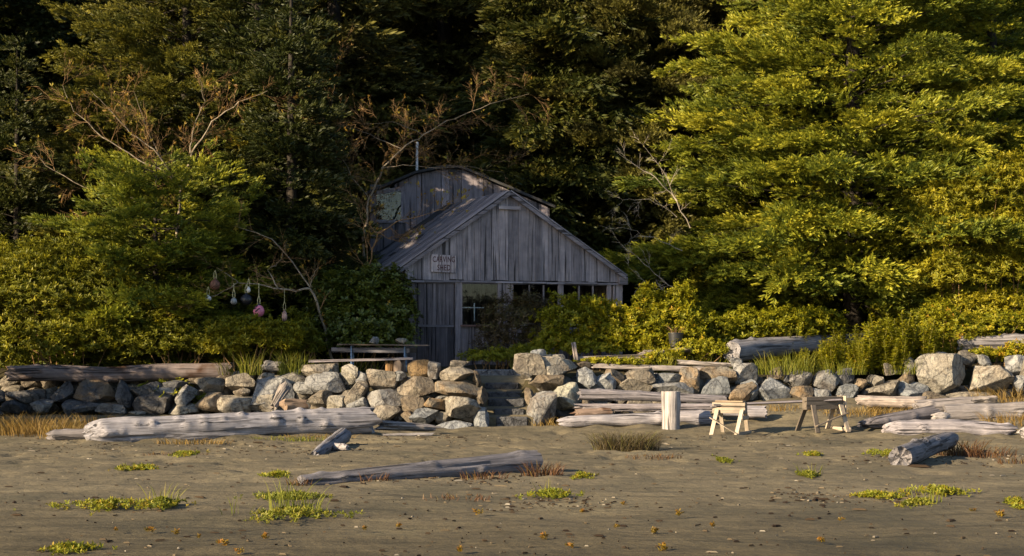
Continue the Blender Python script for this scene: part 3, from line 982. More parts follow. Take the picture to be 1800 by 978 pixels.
# ------------------------------------------------------------------ terrace furniture
TZ = 1.42
Yt = 46.0
tb = thing('picnic_table', 'weathered picnic table with blue metal legs on the terrace, two stones on top', 'table', (PX(674, Yt), Yt, TZ))
M['bluesteel'] = plain('blue_painted_steel', (0.10, 0.16, 0.27), 0.5, 0.3)
for k in range(4):
    board('tabletop_plank', (-1.24, -.30 + k * .2, .765), (1.26, -.30 + k * .2, .74), .185, .035, tb, 'drift', (1.1, .85, .66))
board('apron', (-1.42, -.18, .62), (.74, -.18, .60), .035, .14, tb, 'drift', (.62, .62, .68))
board('apron', (-1.0, .30, .62), (.9, .30, .60), .035, .14, tb, 'drift', (.62, .62, .68))
for lx in (-.87, .60):
    for ly in (-.21, .36):
        board('leg', (lx, ly, -.05), (lx, ly, .74), .045, .045, tb, 'bluesteel', up=(1, 0, 0))
for px, w, h, lab, c in ((658, .27, .21, 'dark grey stone on the picnic table, the left one of two', GREY), (706, .34, .17, 'tan rounded stone on the picnic table, nearer its right end', TAN)):
    s = link('table_stone', rock_mesh(int(px), (w, w * .8, h), lod=3), M['rock'], None, c + (0,))
    s.location = (PX(px, Yt), Yt - .05, TZ + .75 + .018 + h / 2 + .006)
    tag(s, lab, 'stone')
pb_, qb_ = P(543, 635.5, 45.2), P(726, 630.5, 45.2)
bn = thing('plank_bench', 'bleached sloping bench plank in front of the picnic table', 'bench', (0, 0, 0))
board('seat', pb_, qb_, .26, .065, bn, 'drift', (1.15, 1.05, 1.08))
board('leg', (PX(590, 45.2), 45.2, TZ - .1), (PX(590, 45.2), 45.2, 1.72), .08, .16, bn, 'drift', (.7, .6, .5), up=(1, 0, 0))
sp = link('bench_stump', log_mesh(61, .40, .15, .17, knots=2, crack=.6, rough=.08, rings=20), M['driftstain'], None, (1.1, .95, .8))
sp.rotation_euler = (0, R(-90), 0)
sp.location = (PX(702, 45.25), 45.25, TZ + .14)
tag(sp, 'cracked wooden stump propping the right end of the bench plank', 'stump')
sp = link('wood_block', log_mesh(62, .36, .10, .11, knots=2, crack=.6, rough=.1, rings=20), M['driftstain'], None, (1.3, .85, .4))
sp.rotation_euler = (0, R(-90), 0)
sp.location = (PX(684, 45.3), 45.3, TZ + .12)
tag(sp, 'orange brown wood block left of the bench stump', 'wood block')

# low fence behind the right wall
fr = thing('low_fence', 'low weathered rail and leaning white post behind the right boulder wall', 'fence', (0, 0, 0))
board('post', P(1013, 634, 46.3), P(1008, 602, 46.3), .17, .12, fr, 'drift', (1.5, 1.3, 1.15), up=(1, 0, 0))
board('rail', P(1015, 631, 46.35), P(1137, 626, 46.5), .05, .12, fr, 'drift', (1.35, 1.2, 1.05))
board('post', P(1128, 640, 46.55), P(1128, 626, 46.55), .2, .14, fr, 'driftstain', (1.2, 1.0, .8), up=(1, 0, 0))

# bucket
Yb = 47.0
bk = thing('plant_bucket', 'black plastic nursery bucket with dry stems, among the bright shrubs', 'bucket', (PX(1188, Yb), Yb, PZ(610, Yb)))
M['blackplastic'] = plain('black_plastic', (0.018, 0.018, 0.02), 0.45, 0, 0.5)
bm_ = MB().tube([(0, 0, 0), (0, 0, .37), (0, 0, .375), (0, 0, .40), (0, 0, .40), (0, 0, .30)], [.17, .215, .235, .235, .215, .20], 20)
link('pail', bm_.mesh('pail', smooth=True), M['blackplastic'], bk)
link('soil_fill', MB().tube([(0, 0, .31), (0, 0, .345)], [.20, .205], 16).mesh('soil_fill'), M['earth'], bk)
mbx = MB()
rng = random.Random(3)
for k in range(26):
    a = rng.uniform(0, 6.28)
    l = rng.uniform(.12, .3)
    mbx.tube([(0.1 * math.cos(a), .1 * math.sin(a), .34), (.16 * math.cos(a), .16 * math.sin(a), .34 + l * .6), (.3 * math.cos(a), .3 * math.sin(a), .34 + l)], [.004, .003, .002], 3, cap=False)
so = link('dry_stems', mbx.mesh('dry_stems'), M['twig'], bk)
so['kind'] = 'stuff'

# ------------------------------------------------------------------ the front shed
TH = R(21)
Ys = 50.0
SO = Vector((PX(893, Ys), Ys, 0.0))
shed = thing('carving_shed', 'grey weathered plank shed with a steep gable end facing the beach', 'shed', (SO.x, SO.y, 0), TH)
WLX, WRX, EZ, AZ, BZ = -3.24, 3.71, 4.15, 6.74, 1.50
DEP = 5.5
ELZ, ERZ = 4.50, 4.34       # roof plane height over the left and right walls

def inv_local(px, py, yoff=0.0):
    """photo pixel -> shed local (x, z) on the plane y = yoff"""
    c, s = math.cos(TH), math.sin(TH)
    k = (px - 900.0) / F
    # world X = SO.x + x c - y s ; Y = SO.y + x s + y c ; X = k Y
    y = yoff
    x = (k * (SO.y + y * c) - SO.x + y * s) / (c - k * s)
    Y = SO.y + x * s + y * c
    return x, H - (py - HY) / F * Y

def rake_z(x):
    e = ELZ if x < 0 else ERZ
    return e + (AZ - e) * (1 - (x / WLX if x < 0 else x / WRX))

rng = random.Random(11)
# gable planks
x = WLX
k = 0
while x < WRX - 0.02:
    w = min(rng.uniform(0.20, 0.34), WRX - x)
    if WRX - x - w < 0.1:
        w = WRX - x
    x1 = x + w - 0.008
    lo = EZ - rng.uniform(0.02, 0.06)
    pts = [(x, lo), (x1, lo), (x1, rake_z(x1))]
    if x < 0 < x1:
        pts.append((0, rake_z(0)))
    pts.append((x, rake_z(x)))
    yo = -0.03 - rng.uniform(0, 0.014)
    link('gable_plank', MB().poly_prism(pts, 1, yo, 0.0).mesh('gable_plank'), M['siding'], shed, (1.05, 1.03, 1.08) if rng.random() < .7 else (.85, .84, .9))
    x += w
# lower left wall and door: planks
def plank_row(name, xa, xb, z0, z1, y0, color, parent=shed, wmin=.2, wmax=.3, seed=1):
    r = random.Random(seed)
    x = xa
    while x < xb - 0.02:
        w = min(r.uniform(wmin, wmax), xb - x)
        if xb - x - w < 0.08:
            w = xb - x
        f = r.uniform(.75, 1.1)
        yo = y0 - r.uniform(0, .012)
        link(name, MB().box(x, x + w - .008, yo, yo + .03, z0, z1).mesh(name), M['siding'], parent, tuple(c * f for c in color))
        x += w
xd0, zr = inv_local(733, 573)
xd1, _ = inv_local(799, 573)
xw0, _ = inv_local(812, 500)
xw1, _ = inv_local(874, 500)
zsill = inv_local(840, 570)[1]
zmid = zr
LC = (.60, .58, .62)
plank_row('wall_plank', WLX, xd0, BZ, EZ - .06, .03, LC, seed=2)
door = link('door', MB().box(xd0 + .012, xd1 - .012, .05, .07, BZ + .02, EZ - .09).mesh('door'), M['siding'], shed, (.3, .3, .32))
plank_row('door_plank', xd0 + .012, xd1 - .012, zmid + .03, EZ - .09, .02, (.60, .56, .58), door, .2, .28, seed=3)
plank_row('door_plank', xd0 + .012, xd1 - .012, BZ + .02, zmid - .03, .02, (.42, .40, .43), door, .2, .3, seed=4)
link('door_rail', MB().box(xd0 + .012, xd1 - .012, -.012, .018, zmid - .035, zmid + .035).mesh('door_rail'), M['roofboard'], door, (.7, .68, .72))
hb = MB().tube([(xd1 - .1, -.02, zmid - .25), (xd1 - .1, -.05, zmid - .25), (xd1 - .1, -.05, zmid - .1), (xd1 - .1, -.02, zmid - .1)], [.012] * 4, 6)
M['rust'] = plain('rusty_iron', (0.07, 0.045, 0.03), 0.7, 0.4)
link('handle', hb.mesh('handle', smooth=True), M['rust'], door)
# posts
xpa, xpb = inv_local(800, 500)[0], inv_local(809, 500)[0]
link('post', MB().box(xpa, xpb, -.025, .06, BZ, EZ - .06).mesh('post'), M['siding'], shed, (.85, .82, .86))
pale = (1.15, 1.08, 1.1)
link('post', MB().box(xw1 + .01, inv_local(886, 500)[0], -.02, .05, zsill, EZ - .06).mesh('post'), M['siding'], shed, pale)
link('post', MB().box(inv_local(886.5, 500)[0], inv_local(902, 500)[0], -.012, .05, zsill, EZ - .06).mesh('post'), M['siding'], shed, (1.25, 1.15, 1.15))
for a, b in ((981, 990), (1067, 1074), (1078, 1094)):
    link('post', MB().box(inv_local(a, 500)[0], inv_local(b, 500)[0], -.02, .05, BZ, EZ - .06).mesh('post'), M['siding'], shed, pale)
# window: frame and pane
win = link('window', MB().box(xpb + .004, xw0, -.03, .05, zsill - .02, EZ - .07).mesh('window'), M['siding'], shed, pale)
link('sill', MB().box(xpb + .004, xw1 + .1, -.07, .05, zsill - .075, zsill - .022).mesh('sill', bevel=.005), M['roofboard'], win, (.8, .5, .4))
link('pane', MB().box(xw0 + .002, xw1 + .008, .01, .02, zsill - .02, EZ - .07).mesh('pane'), M['glass'], win)
xm, zm = inv_local(834.5, 541)
M['whitepaint'] = plain('white_paint', (0.55, 0.55, 0.56), 0.5)
link('reflection_bar', MB().box(xw0 + .03, inv_local(851, 541)[0], .05, .075, zm - .012, zm + .012).mesh('reflection_bar'), M['whitepaint'], win)  # white bars stand in for a mullion reflection in the pane
link('reflection_bar', MB().box(xm - .014, xm + .014, .028, .048, inv_local(834, 564)[1], inv_local(834, 533)[1]).mesh('reflection_bar'), M['whitepaint'], win)
# glazing on the right half, sill wall
xg0 = inv_local(902.5, 500)[0]
for a, b in ((902.5, 980.5), (990.5, 1066.5)):
    wz = link('window', MB().box(inv_local(a, 500)[0], inv_local(b, 500)[0], -.01, .04, zsill - .04, zsill + .04).mesh('window'), M['siding'], shed, pale)
    for t in (.36, .68):
        xm_ = inv_local(a + (b - a) * t, 500)[0]
        link('mullion', MB().box(xm_ - .022, xm_ + .022, -.004, .036, zsill + .04, EZ - .07).mesh('mullion'), M['siding'], wz, (.8, .76, .76))
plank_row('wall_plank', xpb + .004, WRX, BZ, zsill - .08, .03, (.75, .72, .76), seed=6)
# header beam under the gable
link('header', MB().box(WLX - .02, WRX + .02, -.012, .1, EZ - .16, EZ - .062).mesh('header', bevel=.005), M['roofboard'], shed, (.45, .43, .45))
x = WLX - .05
r2 = random.Random(8)
while x < WRX:
    w = min(r2.uniform(.5, 1.1), WRX + .05 - x)
    zz = EZ - .055 - r2.uniform(0, .02)
    link('drip_board', MB().box(x, x + w - .01, -.075, -.048, zz - .055, zz).mesh('drip_board'), M['roofboard'], shed, (1.0, .98, 1.05))
    x += w
# side walls, back and floor
for xa in (WLX + .0, WRX - .04):
    yy = 0.06
    while yy < DEP - .05:
        link('side_plank', MB().box(xa, xa + .04, yy, yy + .24, BZ - .1, (ERZ if xa > 0 else ELZ) - .03).mesh('side_plank'), M['siding'], shed, (.8, .78, .8))
        yy += .25
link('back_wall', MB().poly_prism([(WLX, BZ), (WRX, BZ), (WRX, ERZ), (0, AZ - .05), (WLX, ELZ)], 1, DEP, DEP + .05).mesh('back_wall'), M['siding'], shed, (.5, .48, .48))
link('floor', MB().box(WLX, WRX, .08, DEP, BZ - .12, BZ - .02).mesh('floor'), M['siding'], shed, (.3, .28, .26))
# roof: boards running down the slope
def roof_side(sgn, xe):
    ez = ELZ if sgn < 0 else ERZ
    slope = (AZ - ez) / abs(xe)
    over = 0.24 if sgn < 0 else 0.12
    xend = sgn * (abs(xe) + over)
    zend = ez - over * slope
    Ls = math.hypot(xend, AZ - zend)
    ang = math.atan2(AZ - zend, abs(xend))
    yy = -0.17
    r = random.Random(20 + sgn)
    nb = 0
    while yy < DEP + .1:
        w = r.uniform(.17, .26)
        c = r.uniform(.75, 1.1)
        up = r.uniform(.0, .022)
        len0 = Ls + r.uniform(-.03, .06)
        me = MB().box(0, len0, yy, yy + w - .008, .05 + up, .08 + up).mesh('roof_board')
        o = link('roof_board', me, M['roofboard'], shed, (c, c * .98, c * 1.03) if yy > .0 else (1.2, 1.17, 1.21))
        ang2 = ang if sgn > 0 else math.pi - ang
        m = Matrix.Translation((0, 0, AZ)) @ Matrix.Rotation(ang, 4, 'Y')
        if sgn < 0:
            m = Matrix.Translation((0, 0, AZ)) @ Matrix.Rotation(-ang, 4, 'Y') @ Matrix.Diagonal((-1, 1, 1, 1))
        o.matrix_local = m
        yy += w
        nb += 1
    # barge board on the rake, 2 cm in front of the gable planks
    me = MB().poly_prism([(0, AZ + .045), (xend, zend + .045), (xend, zend - .075), (0, AZ - .085)], 1, -.20, -.173).mesh('barge_board')
    link('barge_board', me, M['roofboard'], shed, (.95, .92, .97))
    # rafter sheathing underneath
    me = MB().poly_prism([(0, AZ + .03), (xend * .985, zend + .04), (xend * .985, zend + .0), (0, AZ - .02)], 1, -.15, DEP).mesh('sheathing')
    link('sheathing', me, M['roofboard'], shed, (.35, .33, .33))
roof_side(-1, WLX)
roof_side(1, WRX)
link('collar_board', MB().box(-.34, .36, -.14, -.09, AZ - .50, AZ - .40).mesh('collar_board', bevel=.004), M['roofboard'], shed, (1.15, 1.1, 1.12))
link('beam_end', MB().box(WRX - .1, WRX + .2, -.15, .1, EZ - .12, EZ + .14).mesh('beam_end', bevel=.01), M['roofboard'], shed, (1.0, .95, .98))
# tar paper patches on the roof edge
M['tar'] = plain('tar_paper', (0.028, 0.027, 0.028), 0.8)
ang = math.atan2(AZ - ELZ, abs(WLX))
for a, b, y0, y1 in ((.05, 2.0, DEP - .9, DEP + .12), (2.1, 2.4, 2.6, 2.85), (3.1, 3.3, 3.0, 3.25), (2.0, 4.1, DEP - .1, DEP + .12)):
    rr = random.Random(int(a * 100))
    n = 12
    pts = [(a + (b - a) * i / n, y0 + rr.uniform(-.09, .09)) for i in range(n + 1)] + [(b, y1), (a, y1)]
    o = link('tar_paper_patch', MB().poly_prism(pts, 2, .105, .118).mesh('tar_paper_patch'), M['tar'], shed)
    o.matrix_local = Matrix.Translation((0, 0, AZ)) @ Matrix.Rotation(-ang, 4, 'Y') @ Matrix.Diagonal((-1, 1, 1, 1))

# sign
c, s = math.cos(TH), math.sin(TH)
sx0, sz1 = inv_local(758, 447, -.1)
sx1, sz0 = inv_local(801, 480, -.1)
sign = thing('sign', 'small wooden board reading CARVING SHED in dark red letters on the gable', 'sign', (SO.x + (sx0 + sx1) / 2 * c + .085 * s, SO.y + (sx0 + sx1) / 2 * s - .085 * c, (sz0 + sz1) / 2), TH)
hw, hh = (sx1 - sx0) / 2, (sz1 - sz0) / 2
link('board', MB().poly_prism([(-hw, -hh + .02), (hw, -hh), (hw + .01, hh - .03), (-hw + .01, hh)], 1, -.02, .02).mesh('board', bevel=.005), M['siding'], sign, (1.45, 1.38, 1.4))
M['redpaint'] = plain('dark_red_paint', (0.055, 0.008, 0.010), 0.7, var=.05)
for txt, zc, sz, wid in (('CARVING', hh * .42, .235, hw * 1.80), ('SHED', -hh * .48, .24, hw * 1.06)):
    cu = bpy.data.curves.new('lettering', 'FONT')
    cu.body = txt
    cu.size = sz
    cu.extrude = .003
    cu.offset = 0.0022
    cu.space_character = 1.12
    cu.align_x, cu.align_y = 'CENTER', 'CENTER'
    tmp = bpy.data.objects.new('tmp', cu)
    COL.objects.link(tmp)
    bpy.context.view_layer.update()
    me = bpy.data.meshes.new_from_object(tmp)
    bpy.data.objects.remove(tmp)
    me.name = 'lettering'
    vx = [v.co.x for v in me.vertices]
    o = link('lettering', me, M['redpaint'], sign)
    o.rotation_euler = (R(90), 0, 0)
    o.scale = (wid / (max(vx) - min(vx)), 1, 1)
    o.location = (.01, -.0235, zc)

# ------------------------------------------------------------------ the rear shed
Yr = 56.2
rear = thing('rear_shed', 'taller grey plank building with a low arched roof behind the carving shed', 'shed', (0, 0, 0))
prof = [(646, 346), (732, 307), (782, 297), (812, 298), (970, 368)]
def prof_z(px):
    return PZ(np.interp(px, [p[0] for p in prof], [p[1] for p in prof]), Yr)
rw0, rw1, rwt, rwb = 662, 712, 330, 392
px = 650.0
r3 = random.Random(31)
while px < 966:
    w = min(r3.uniform(11, 21), 966 - px)
    if px < rw0 < px + w - 2:
        w = rw0 - px
    if px < rw1 < px + w - 2:
        w = rw1 - px
    a, b = PX(px, Yr), PX(px + w, Yr) - .01
    yo = Yr - r3.uniform(0, .015)
    shd = r3.uniform(.75, 1.0)
    col = (.92 * shd, .90 * shd, .98 * shd)
    segs = [(1.6, None)]
    if rw0 - .5 <= px < rw1 - .5:
        segs = [(1.6, PZ(rwb, Yr)), (PZ(rwt, Yr), None)]
    for z0, z1 in segs:
        if z1 is None:
            pts = [(a, z0), (b, z0), (b, prof_z(px + w)), (a, prof_z(px))]
            if min(prof_z(px + w), prof_z(px)) <= z0 + .02:
                continue
        else:
            pts = [(a, z0), (b, z0), (b, z1), (a, z1)]
        link('wall_plank', MB().poly_prism(pts, 1, yo, yo + .04).mesh('wall_plank'), M['siding'], rear, col)
    px += w
a, b, z0, z1 = PX(rw0, Yr), PX(rw1, Yr), PZ(rwb, Yr), PZ(rwt + 6, Yr)
wf = link('window', MB().poly_prism([(b - .13, z0), (b + .02, z0), (b + .02, z1 + .2), (b - .13, z1 + .1)], 1, Yr - .07, Yr - .025).mesh('window'), M['siding'], rear, (1.15, 1.12, 1.2))
link('window_rail', MB().poly_prism([(a, z1 - .12), (b - .135, z1 + .0), (b - .135, z1 + .13), (a, z1 + .01)], 1, Yr - .07, Yr - .025).mesh('window_rail'), M['siding'], wf, (1.0, .98, 1.05))
link('window_rail', MB().box(a, b - .135, Yr - .07, Yr - .025, z0, z0 + .1).mesh('window_rail'), M['siding'], wf, (1.0, .98, 1.05))
link('pane', MB().box(a, b - .13, Yr + .0, Yr + .01, z0 + .05, z1 + .1).mesh('pane'), M['glassclear'], wf)
link('back_panel', MB().box(a - .3, b + .3, Yr + .9, Yr + .95, z0 - .5, z1 + .3).mesh('back_panel'), M['siding'], rear, (.30, .42, .46))
top = [(PX(p[0] + (-6 if i == 0 else 6 if i == len(prof) - 1 else 0), Yr), PZ(p[1], Yr) + .02) for i, p in enumerate(prof)]
pts = top + [(xx, zz + .09) for xx, zz in reversed(top)]
me = bpy.data.meshes.new('roof')
mbr = MB()
for i in range(len(top) - 1):
    (xa, za), (xb, zb) = top[i], top[i + 1]
    mbr.poly_prism([(xa, za), (xb, zb), (xb, zb + .09), (xa, za + .09)], 1, Yr - .25, Yr + 5)
link('roof', mbr.mesh('roof'), M['tar'], rear)
link('side_wall', MB().box(PX(650, Yr), PX(650, Yr) + .05, Yr + .05, Yr + 5, 1.6, prof_z(650)).mesh('side_wall'), M['siding'], rear, (.7, .7, .72))
link('side_wall', MB().box(PX(965, Yr) - .05, PX(965, Yr), Yr + .05, Yr + 5, 1.6, prof_z(965)).mesh('side_wall'), M['siding'], rear, (.7, .7, .72))
link('vent_box', MB().box(PX(788, Yr), PX(803, Yr), Yr - .12, Yr - .02, PZ(305, Yr), PZ(294, Yr)).mesh('vent_box', bevel=.01), M['tar'], rear)
link('stovepipe', MB().tube([P(733, 304, Yr + .3), P(733, 278, Yr + .3), P(733.5, 250, Yr + .3)], [.045] * 3, 10).mesh('stovepipe', smooth=True), M['whitepaint'], rear)

# ------------------------------------------------------------------ foliage builders
def basis(dirs, ups):
    d = dirs / np.linalg.norm(dirs, axis=1, keepdims=True)
    s = np.cross(ups, d)
    n = np.linalg.norm(s, axis=1, keepdims=True)
    s = np.where(n < 1e-4, np.array([[0, 1, 0]]), s / np.maximum(n, 1e-6))
    u = np.cross(d, s)
    return np.stack([d, s, u], 2)          # columns are local x, y, z

def scatter(TV, TF, pos, B, scale, tint, vt=None):
    N, nv = len(pos), len(TV)
    V = np.einsum('nij,vj->nvi', B, TV) * scale[:, None, None] + pos[:, None, :]
    Fc = (TF[None] + (np.arange(N) * nv)[:, None, None]).reshape(-1, TF.shape[1])
    t = np.repeat(tint[:, None], nv, 1)
    if vt is not None:
        t = t + vt[None]
    return V.reshape(-1, 3), Fc, t.ravel()

def spray_template(seed, fingers=11, length=1.0, fw=0.112, fl=0.56):
    """needle spray: fingers of crossed lozenges on a twig along +x"""
    rng = np.random.default_rng(seed)
    V, Fc, T = [], [], []
    def finger(base, d, l, w):
        d = d / np.linalg.norm(d)
        s = np.cross([0, 0, 1.0], d)
        s /= np.linalg.norm(s) + 1e-9
        u = np.cross(d, s)
        tl = rng.uniform(-.05, .12)
        ra = rng.uniform(0, 3.14)
        for a in ((s, u) if l > .8 * length else (s * math.cos(ra) + u * math.sin(ra),)):
            b = len(V)
            V.extend([base, base + d * l * .45 + a * w / 2, base + d * l, base + d * l * .45 - a * w / 2])
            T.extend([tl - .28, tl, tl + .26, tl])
            Fc.append((b, b + 1, b + 2, b + 3))
    finger(np.array([.15, 0, 0]), np.array([1, 0, .05]), .85 * length, fw)
    n = fingers - 1
    for i in range(n):
        t = .12 + .68 * i / max(1, n - 1)
        sd = 1 if i % 2 else -1
        finger(np.array([t * length, 0, 0]), np.array([.75 + .3 * t, sd * rng.uniform(.5, .85), rng.uniform(-.15, .55)]), fl * (1.15 - .55 * t) * rng.uniform(.8, 1.15), fw)
    return np.array(V), np.array(Fc), np.array(T)

def spruce_crown(seed, Ht, Rad, z0, n_sprays, size, droop=0.25, hang=0.0, prof_pow=0.85, whorl=0.42, top_keep=1.0):
    rng = np.random.default_rng(seed)
    br = []
    h = z0
    while h < Ht * 0.985:
        f = (h - z0) / (Ht - z0)
        rr = Rad * (1 - f) ** prof_pow * min(1.0, 0.62 + f * 3.5) + 0.12
        nb = max(4, int(3.5 + rr * 1.05))
        a0 = rng.uniform(0, 6.28)
        for i in range(nb):
            a = a0 + i * 6.283 / nb + rng.normal(0, .25)
            br.append((h + rng.normal(0, whorl * .7), a, rr * rng.uniform(.55, 1.14), f))
        h += whorl * rng.uniform(.75, 1.3) * (1 - .45 * f)
    br = np.array(br)
    wgt = br[:, 2] ** 1.55
    per = 9
    cnt = rng.multinomial(n_sprays // per, wgt / wgt.sum())
    idx = np.repeat(np.arange(len(br)), cnt)
    N = len(idx)
    hb, ab, rb, fb = br[idx].T
    t = rng.beta(2.1, 1.0, N)
    t = 0.18 + 0.82 * t
    t = np.where(rng.random(N) < .12, rng.uniform(.04, .5, N), t)
    rise_b = rng.normal(0.05, .13, len(br))
    drm_b = rng.uniform(.7, 1.3, len(br))
    rise = rise_b[idx]
    dr = droop * (1 - .9 * fb) * drm_b[idx]
    lat = rng.normal(0, 1, N) * (0.05 + 0.17 * rb * (1 - t) + .03 * rb)
    out = t * rb
    z = hb + rise * out + .35 * fb * out - dr * out * t * 1.15 + .35 * dr * rb * t ** 4
    z = z + rng.normal(0, .05, N) - np.abs(lat) * .18
    ca, sa = np.cos(ab), np.sin(ab)
    pos = np.stack([ca * out - sa * lat, sa * out + ca * lat, z], 1)
    ld = np.sign(lat) * np.clip(np.abs(lat) / (.15 * rb + .1), 0, 1) * rng.uniform(.4, 1.1, N)
    slope = rise + .35 * fb - dr * 1.6 * t + .9 * dr * t ** 3
    dirs = np.stack([ca - sa * ld, sa + ca * ld, slope + rng.normal(0, .22, N) - hang * rng.uniform(.3, 1.6, N)], 1)
    ups = np.stack([rng.normal(0, .45, N), rng.normal(0, .45, N), np.ones(N)], 1)
    sc_ = size * rng.uniform(.7, 1.3, N) * (1 - .35 * fb)
    btint = rng.normal(.38, .16, len(br))[idx]
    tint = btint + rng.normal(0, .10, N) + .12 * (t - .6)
    # every branchlet carries a tuft of sprays that fan out from it
    cl = size * rng.uniform(.75, 1.35, N) * (1 - .3 * fb)
    pos = np.repeat(pos, per, 0)
    dn = np.repeat(dirs / np.linalg.norm(dirs, axis=1, keepdims=True), per, 0)
    ups = np.repeat(ups, per, 0)
    clr = np.repeat(cl, per)
    M_ = len(pos)
    along = rng.uniform(-.5, .9, M_)
    off = rng.normal(0, .40, (M_, 3)) * np.array([1, 1, .42])
    pos = pos + (dn * along[:, None] + off * (1.1 - .5 * along[:, None])) * clr[:, None]
    dirs = dn + off * .65 + np.array([0, 0, .10])
    ups = ups + rng.normal(0, .25, (M_, 3))
    sc_ = np.repeat(sc_, per) * rng.uniform(.75, 1.2, M_)
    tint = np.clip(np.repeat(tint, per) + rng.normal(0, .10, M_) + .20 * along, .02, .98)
    N = M_
    Vs, Fs, Ts = [], [], []
    off = 0
    K = 3
    grp = rng.integers(0, K, N)
    for k in range(K):
        TV, TF, vt = spray_template(seed * 10 + k)
        m = grp == k
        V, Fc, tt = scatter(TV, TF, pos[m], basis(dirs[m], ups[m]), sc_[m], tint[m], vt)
        Vs.append(V)
        Fs.append(Fc + off)
        Ts.append(tt)
        off += len(V)
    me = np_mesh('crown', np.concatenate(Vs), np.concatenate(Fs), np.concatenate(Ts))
    # trunk with limbs
    mb = MB()
    r0 = .014 * Ht + .05
    mb.tube([(0, 0, -.4), (0.02, 0, Ht * .3), (0, .03, Ht * .65), (0, 0, Ht * .98)], [r0 * 1.15, r0 * .85, r0 * .5, .015], 9)
    for (hb, ab, rb, fb), rs_, dm_ in list(zip(br, rise_b, drm_b))[::2]:
        d_ = droop * (1 - .9 * fb) * dm_
        q = []
        for t_ in (0, .3, .6, .85):
            o_ = t_ * rb
            q.append((math.cos(ab) * o_, math.sin(ab) * o_, hb + rs_ * o_ + .35 * fb * o_ - d_ * o_ * t_ * 1.15 + .35 * d_ * rb * t_ ** 4 - .03))
        r_ = .008 + .0035 * rb
        mb.tube(q, [r_ * 1.4, r_, r_ * .7, r_ * .3], 4, cap=False)
    return me, mb.mesh('trunk', smooth=True)

CROWNS = {}
def spruce(label, key, loc, scale=1.0, rz=0.0, mat='spruce', group=None, stretch=1.0):
    cm, tm = CROWNS[key]
    t = thing('spruce_tree', label, 'tree', loc, rz, group)
    t.scale = (scale, scale, scale * stretch)
    tr = link('trunk', tm, None, t)
    if not tm.materials:
        tm.materials.append(M['bark'])
    cr = link('crown', cm, None, t)
    if not cm.materials:
        cm.materials.append(M['spruce'])
    cr.material_slots[0].link = 'OBJECT'
    cr.material_slots[0].material = M[mat]
    return t

CROWNS['hero'] = spruce_crown(71, 19.5, 8.3, 1.7, 66000, .37, droop=.32, prof_pow=.86, whorl=.36)
CROWNS['young'] = spruce_crown(72, 6.2, 4.3, 0.4, 11500, .38, droop=.22, prof_pow=.48, whorl=.32)
CROWNS['bg1'] = spruce_crown(73, 20, 3.7, 1.2, 9000, .62, droop=.45, hang=.25, whorl=.6)
CROWNS['bg2'] = spruce_crown(74, 23, 4.2, 2.0, 9000, .66, droop=.55, hang=.5, whorl=.7)
CROWNS['high'] = spruce_crown(76, 17.5, 3.1, 9.3, 4500, .85, droop=.25, hang=.1, whorl=.5, prof_pow=.6)
CROWNS['bg3'] = spruce_crown(75, 17, 3.5, 0.6, 9000, .56, droop=.35, hang=.1, whorl=.5)

def zt(x, y):
    return terr_z(x, y) - .05

def spx(label, key, px, Y, **kw):
    x = PX(px, Y)
    return spruce(label, key, (x, Y, zt(x, Y)), **kw)

spx('huge sunlit spruce filling the right of the picture, above the sawhorses', 'hero', 1500, 56.0, rz=.4, scale=1.06)
spx('sunlit bushy spruce at the right edge behind the huge one', 'bg3', 1745, 57.0, rz=1.0, scale=1.05)
spx('low bushy sunlit spruce above the left shrubs, below the bare alder', 'young', 275, 49.3, rz=2.0)
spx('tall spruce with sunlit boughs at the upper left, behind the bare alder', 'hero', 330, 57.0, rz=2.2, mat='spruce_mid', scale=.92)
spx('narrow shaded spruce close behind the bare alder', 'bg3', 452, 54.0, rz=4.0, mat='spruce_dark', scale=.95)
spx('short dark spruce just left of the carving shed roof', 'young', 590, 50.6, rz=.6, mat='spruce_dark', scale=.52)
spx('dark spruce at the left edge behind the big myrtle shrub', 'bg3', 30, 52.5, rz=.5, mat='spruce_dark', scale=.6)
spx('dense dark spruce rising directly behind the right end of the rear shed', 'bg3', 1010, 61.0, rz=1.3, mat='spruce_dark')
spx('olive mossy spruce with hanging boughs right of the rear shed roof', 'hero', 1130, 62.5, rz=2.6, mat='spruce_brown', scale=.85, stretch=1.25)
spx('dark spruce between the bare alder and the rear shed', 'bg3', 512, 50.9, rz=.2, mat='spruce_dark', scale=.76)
rng = random.Random(77)
for row, (Y, n, off) in enumerate(((63, 11, 0), (68.5, 12, .5), (75, 12, 0), (83, 11, .4))):
    for i in range(n):
        px = -150 + (i + off) * 2100 / n + rng.uniform(-45, 45)
        if row == 0 and 620 < px < 860:
            continue
        yy = Y + rng.uniform(-1.6, 1.6)
        x = PX(px, yy)
        zone = ('behind the left alder' if px < 480 else 'above the rear shed' if px < 860 else 'above the right half of the carving shed' if px < 1180 else 'behind the huge right spruce')
        lab = 'tall shaded spruce in the ' + ('front' if row == 0 else 'second' if row == 1 else 'farthest') + ' forest row ' + zone
        spruce(lab, rng.choice(['bg1', 'bg2', 'bg2', 'bg3']), (x, yy, zt(x, yy)), rng.uniform(.9, 1.15), rng.uniform(0, 6.28), rng.choice(['spruce_dark', 'spruce_dark', 'spruce', 'spruce_brown']), 'shaded forest spruces')
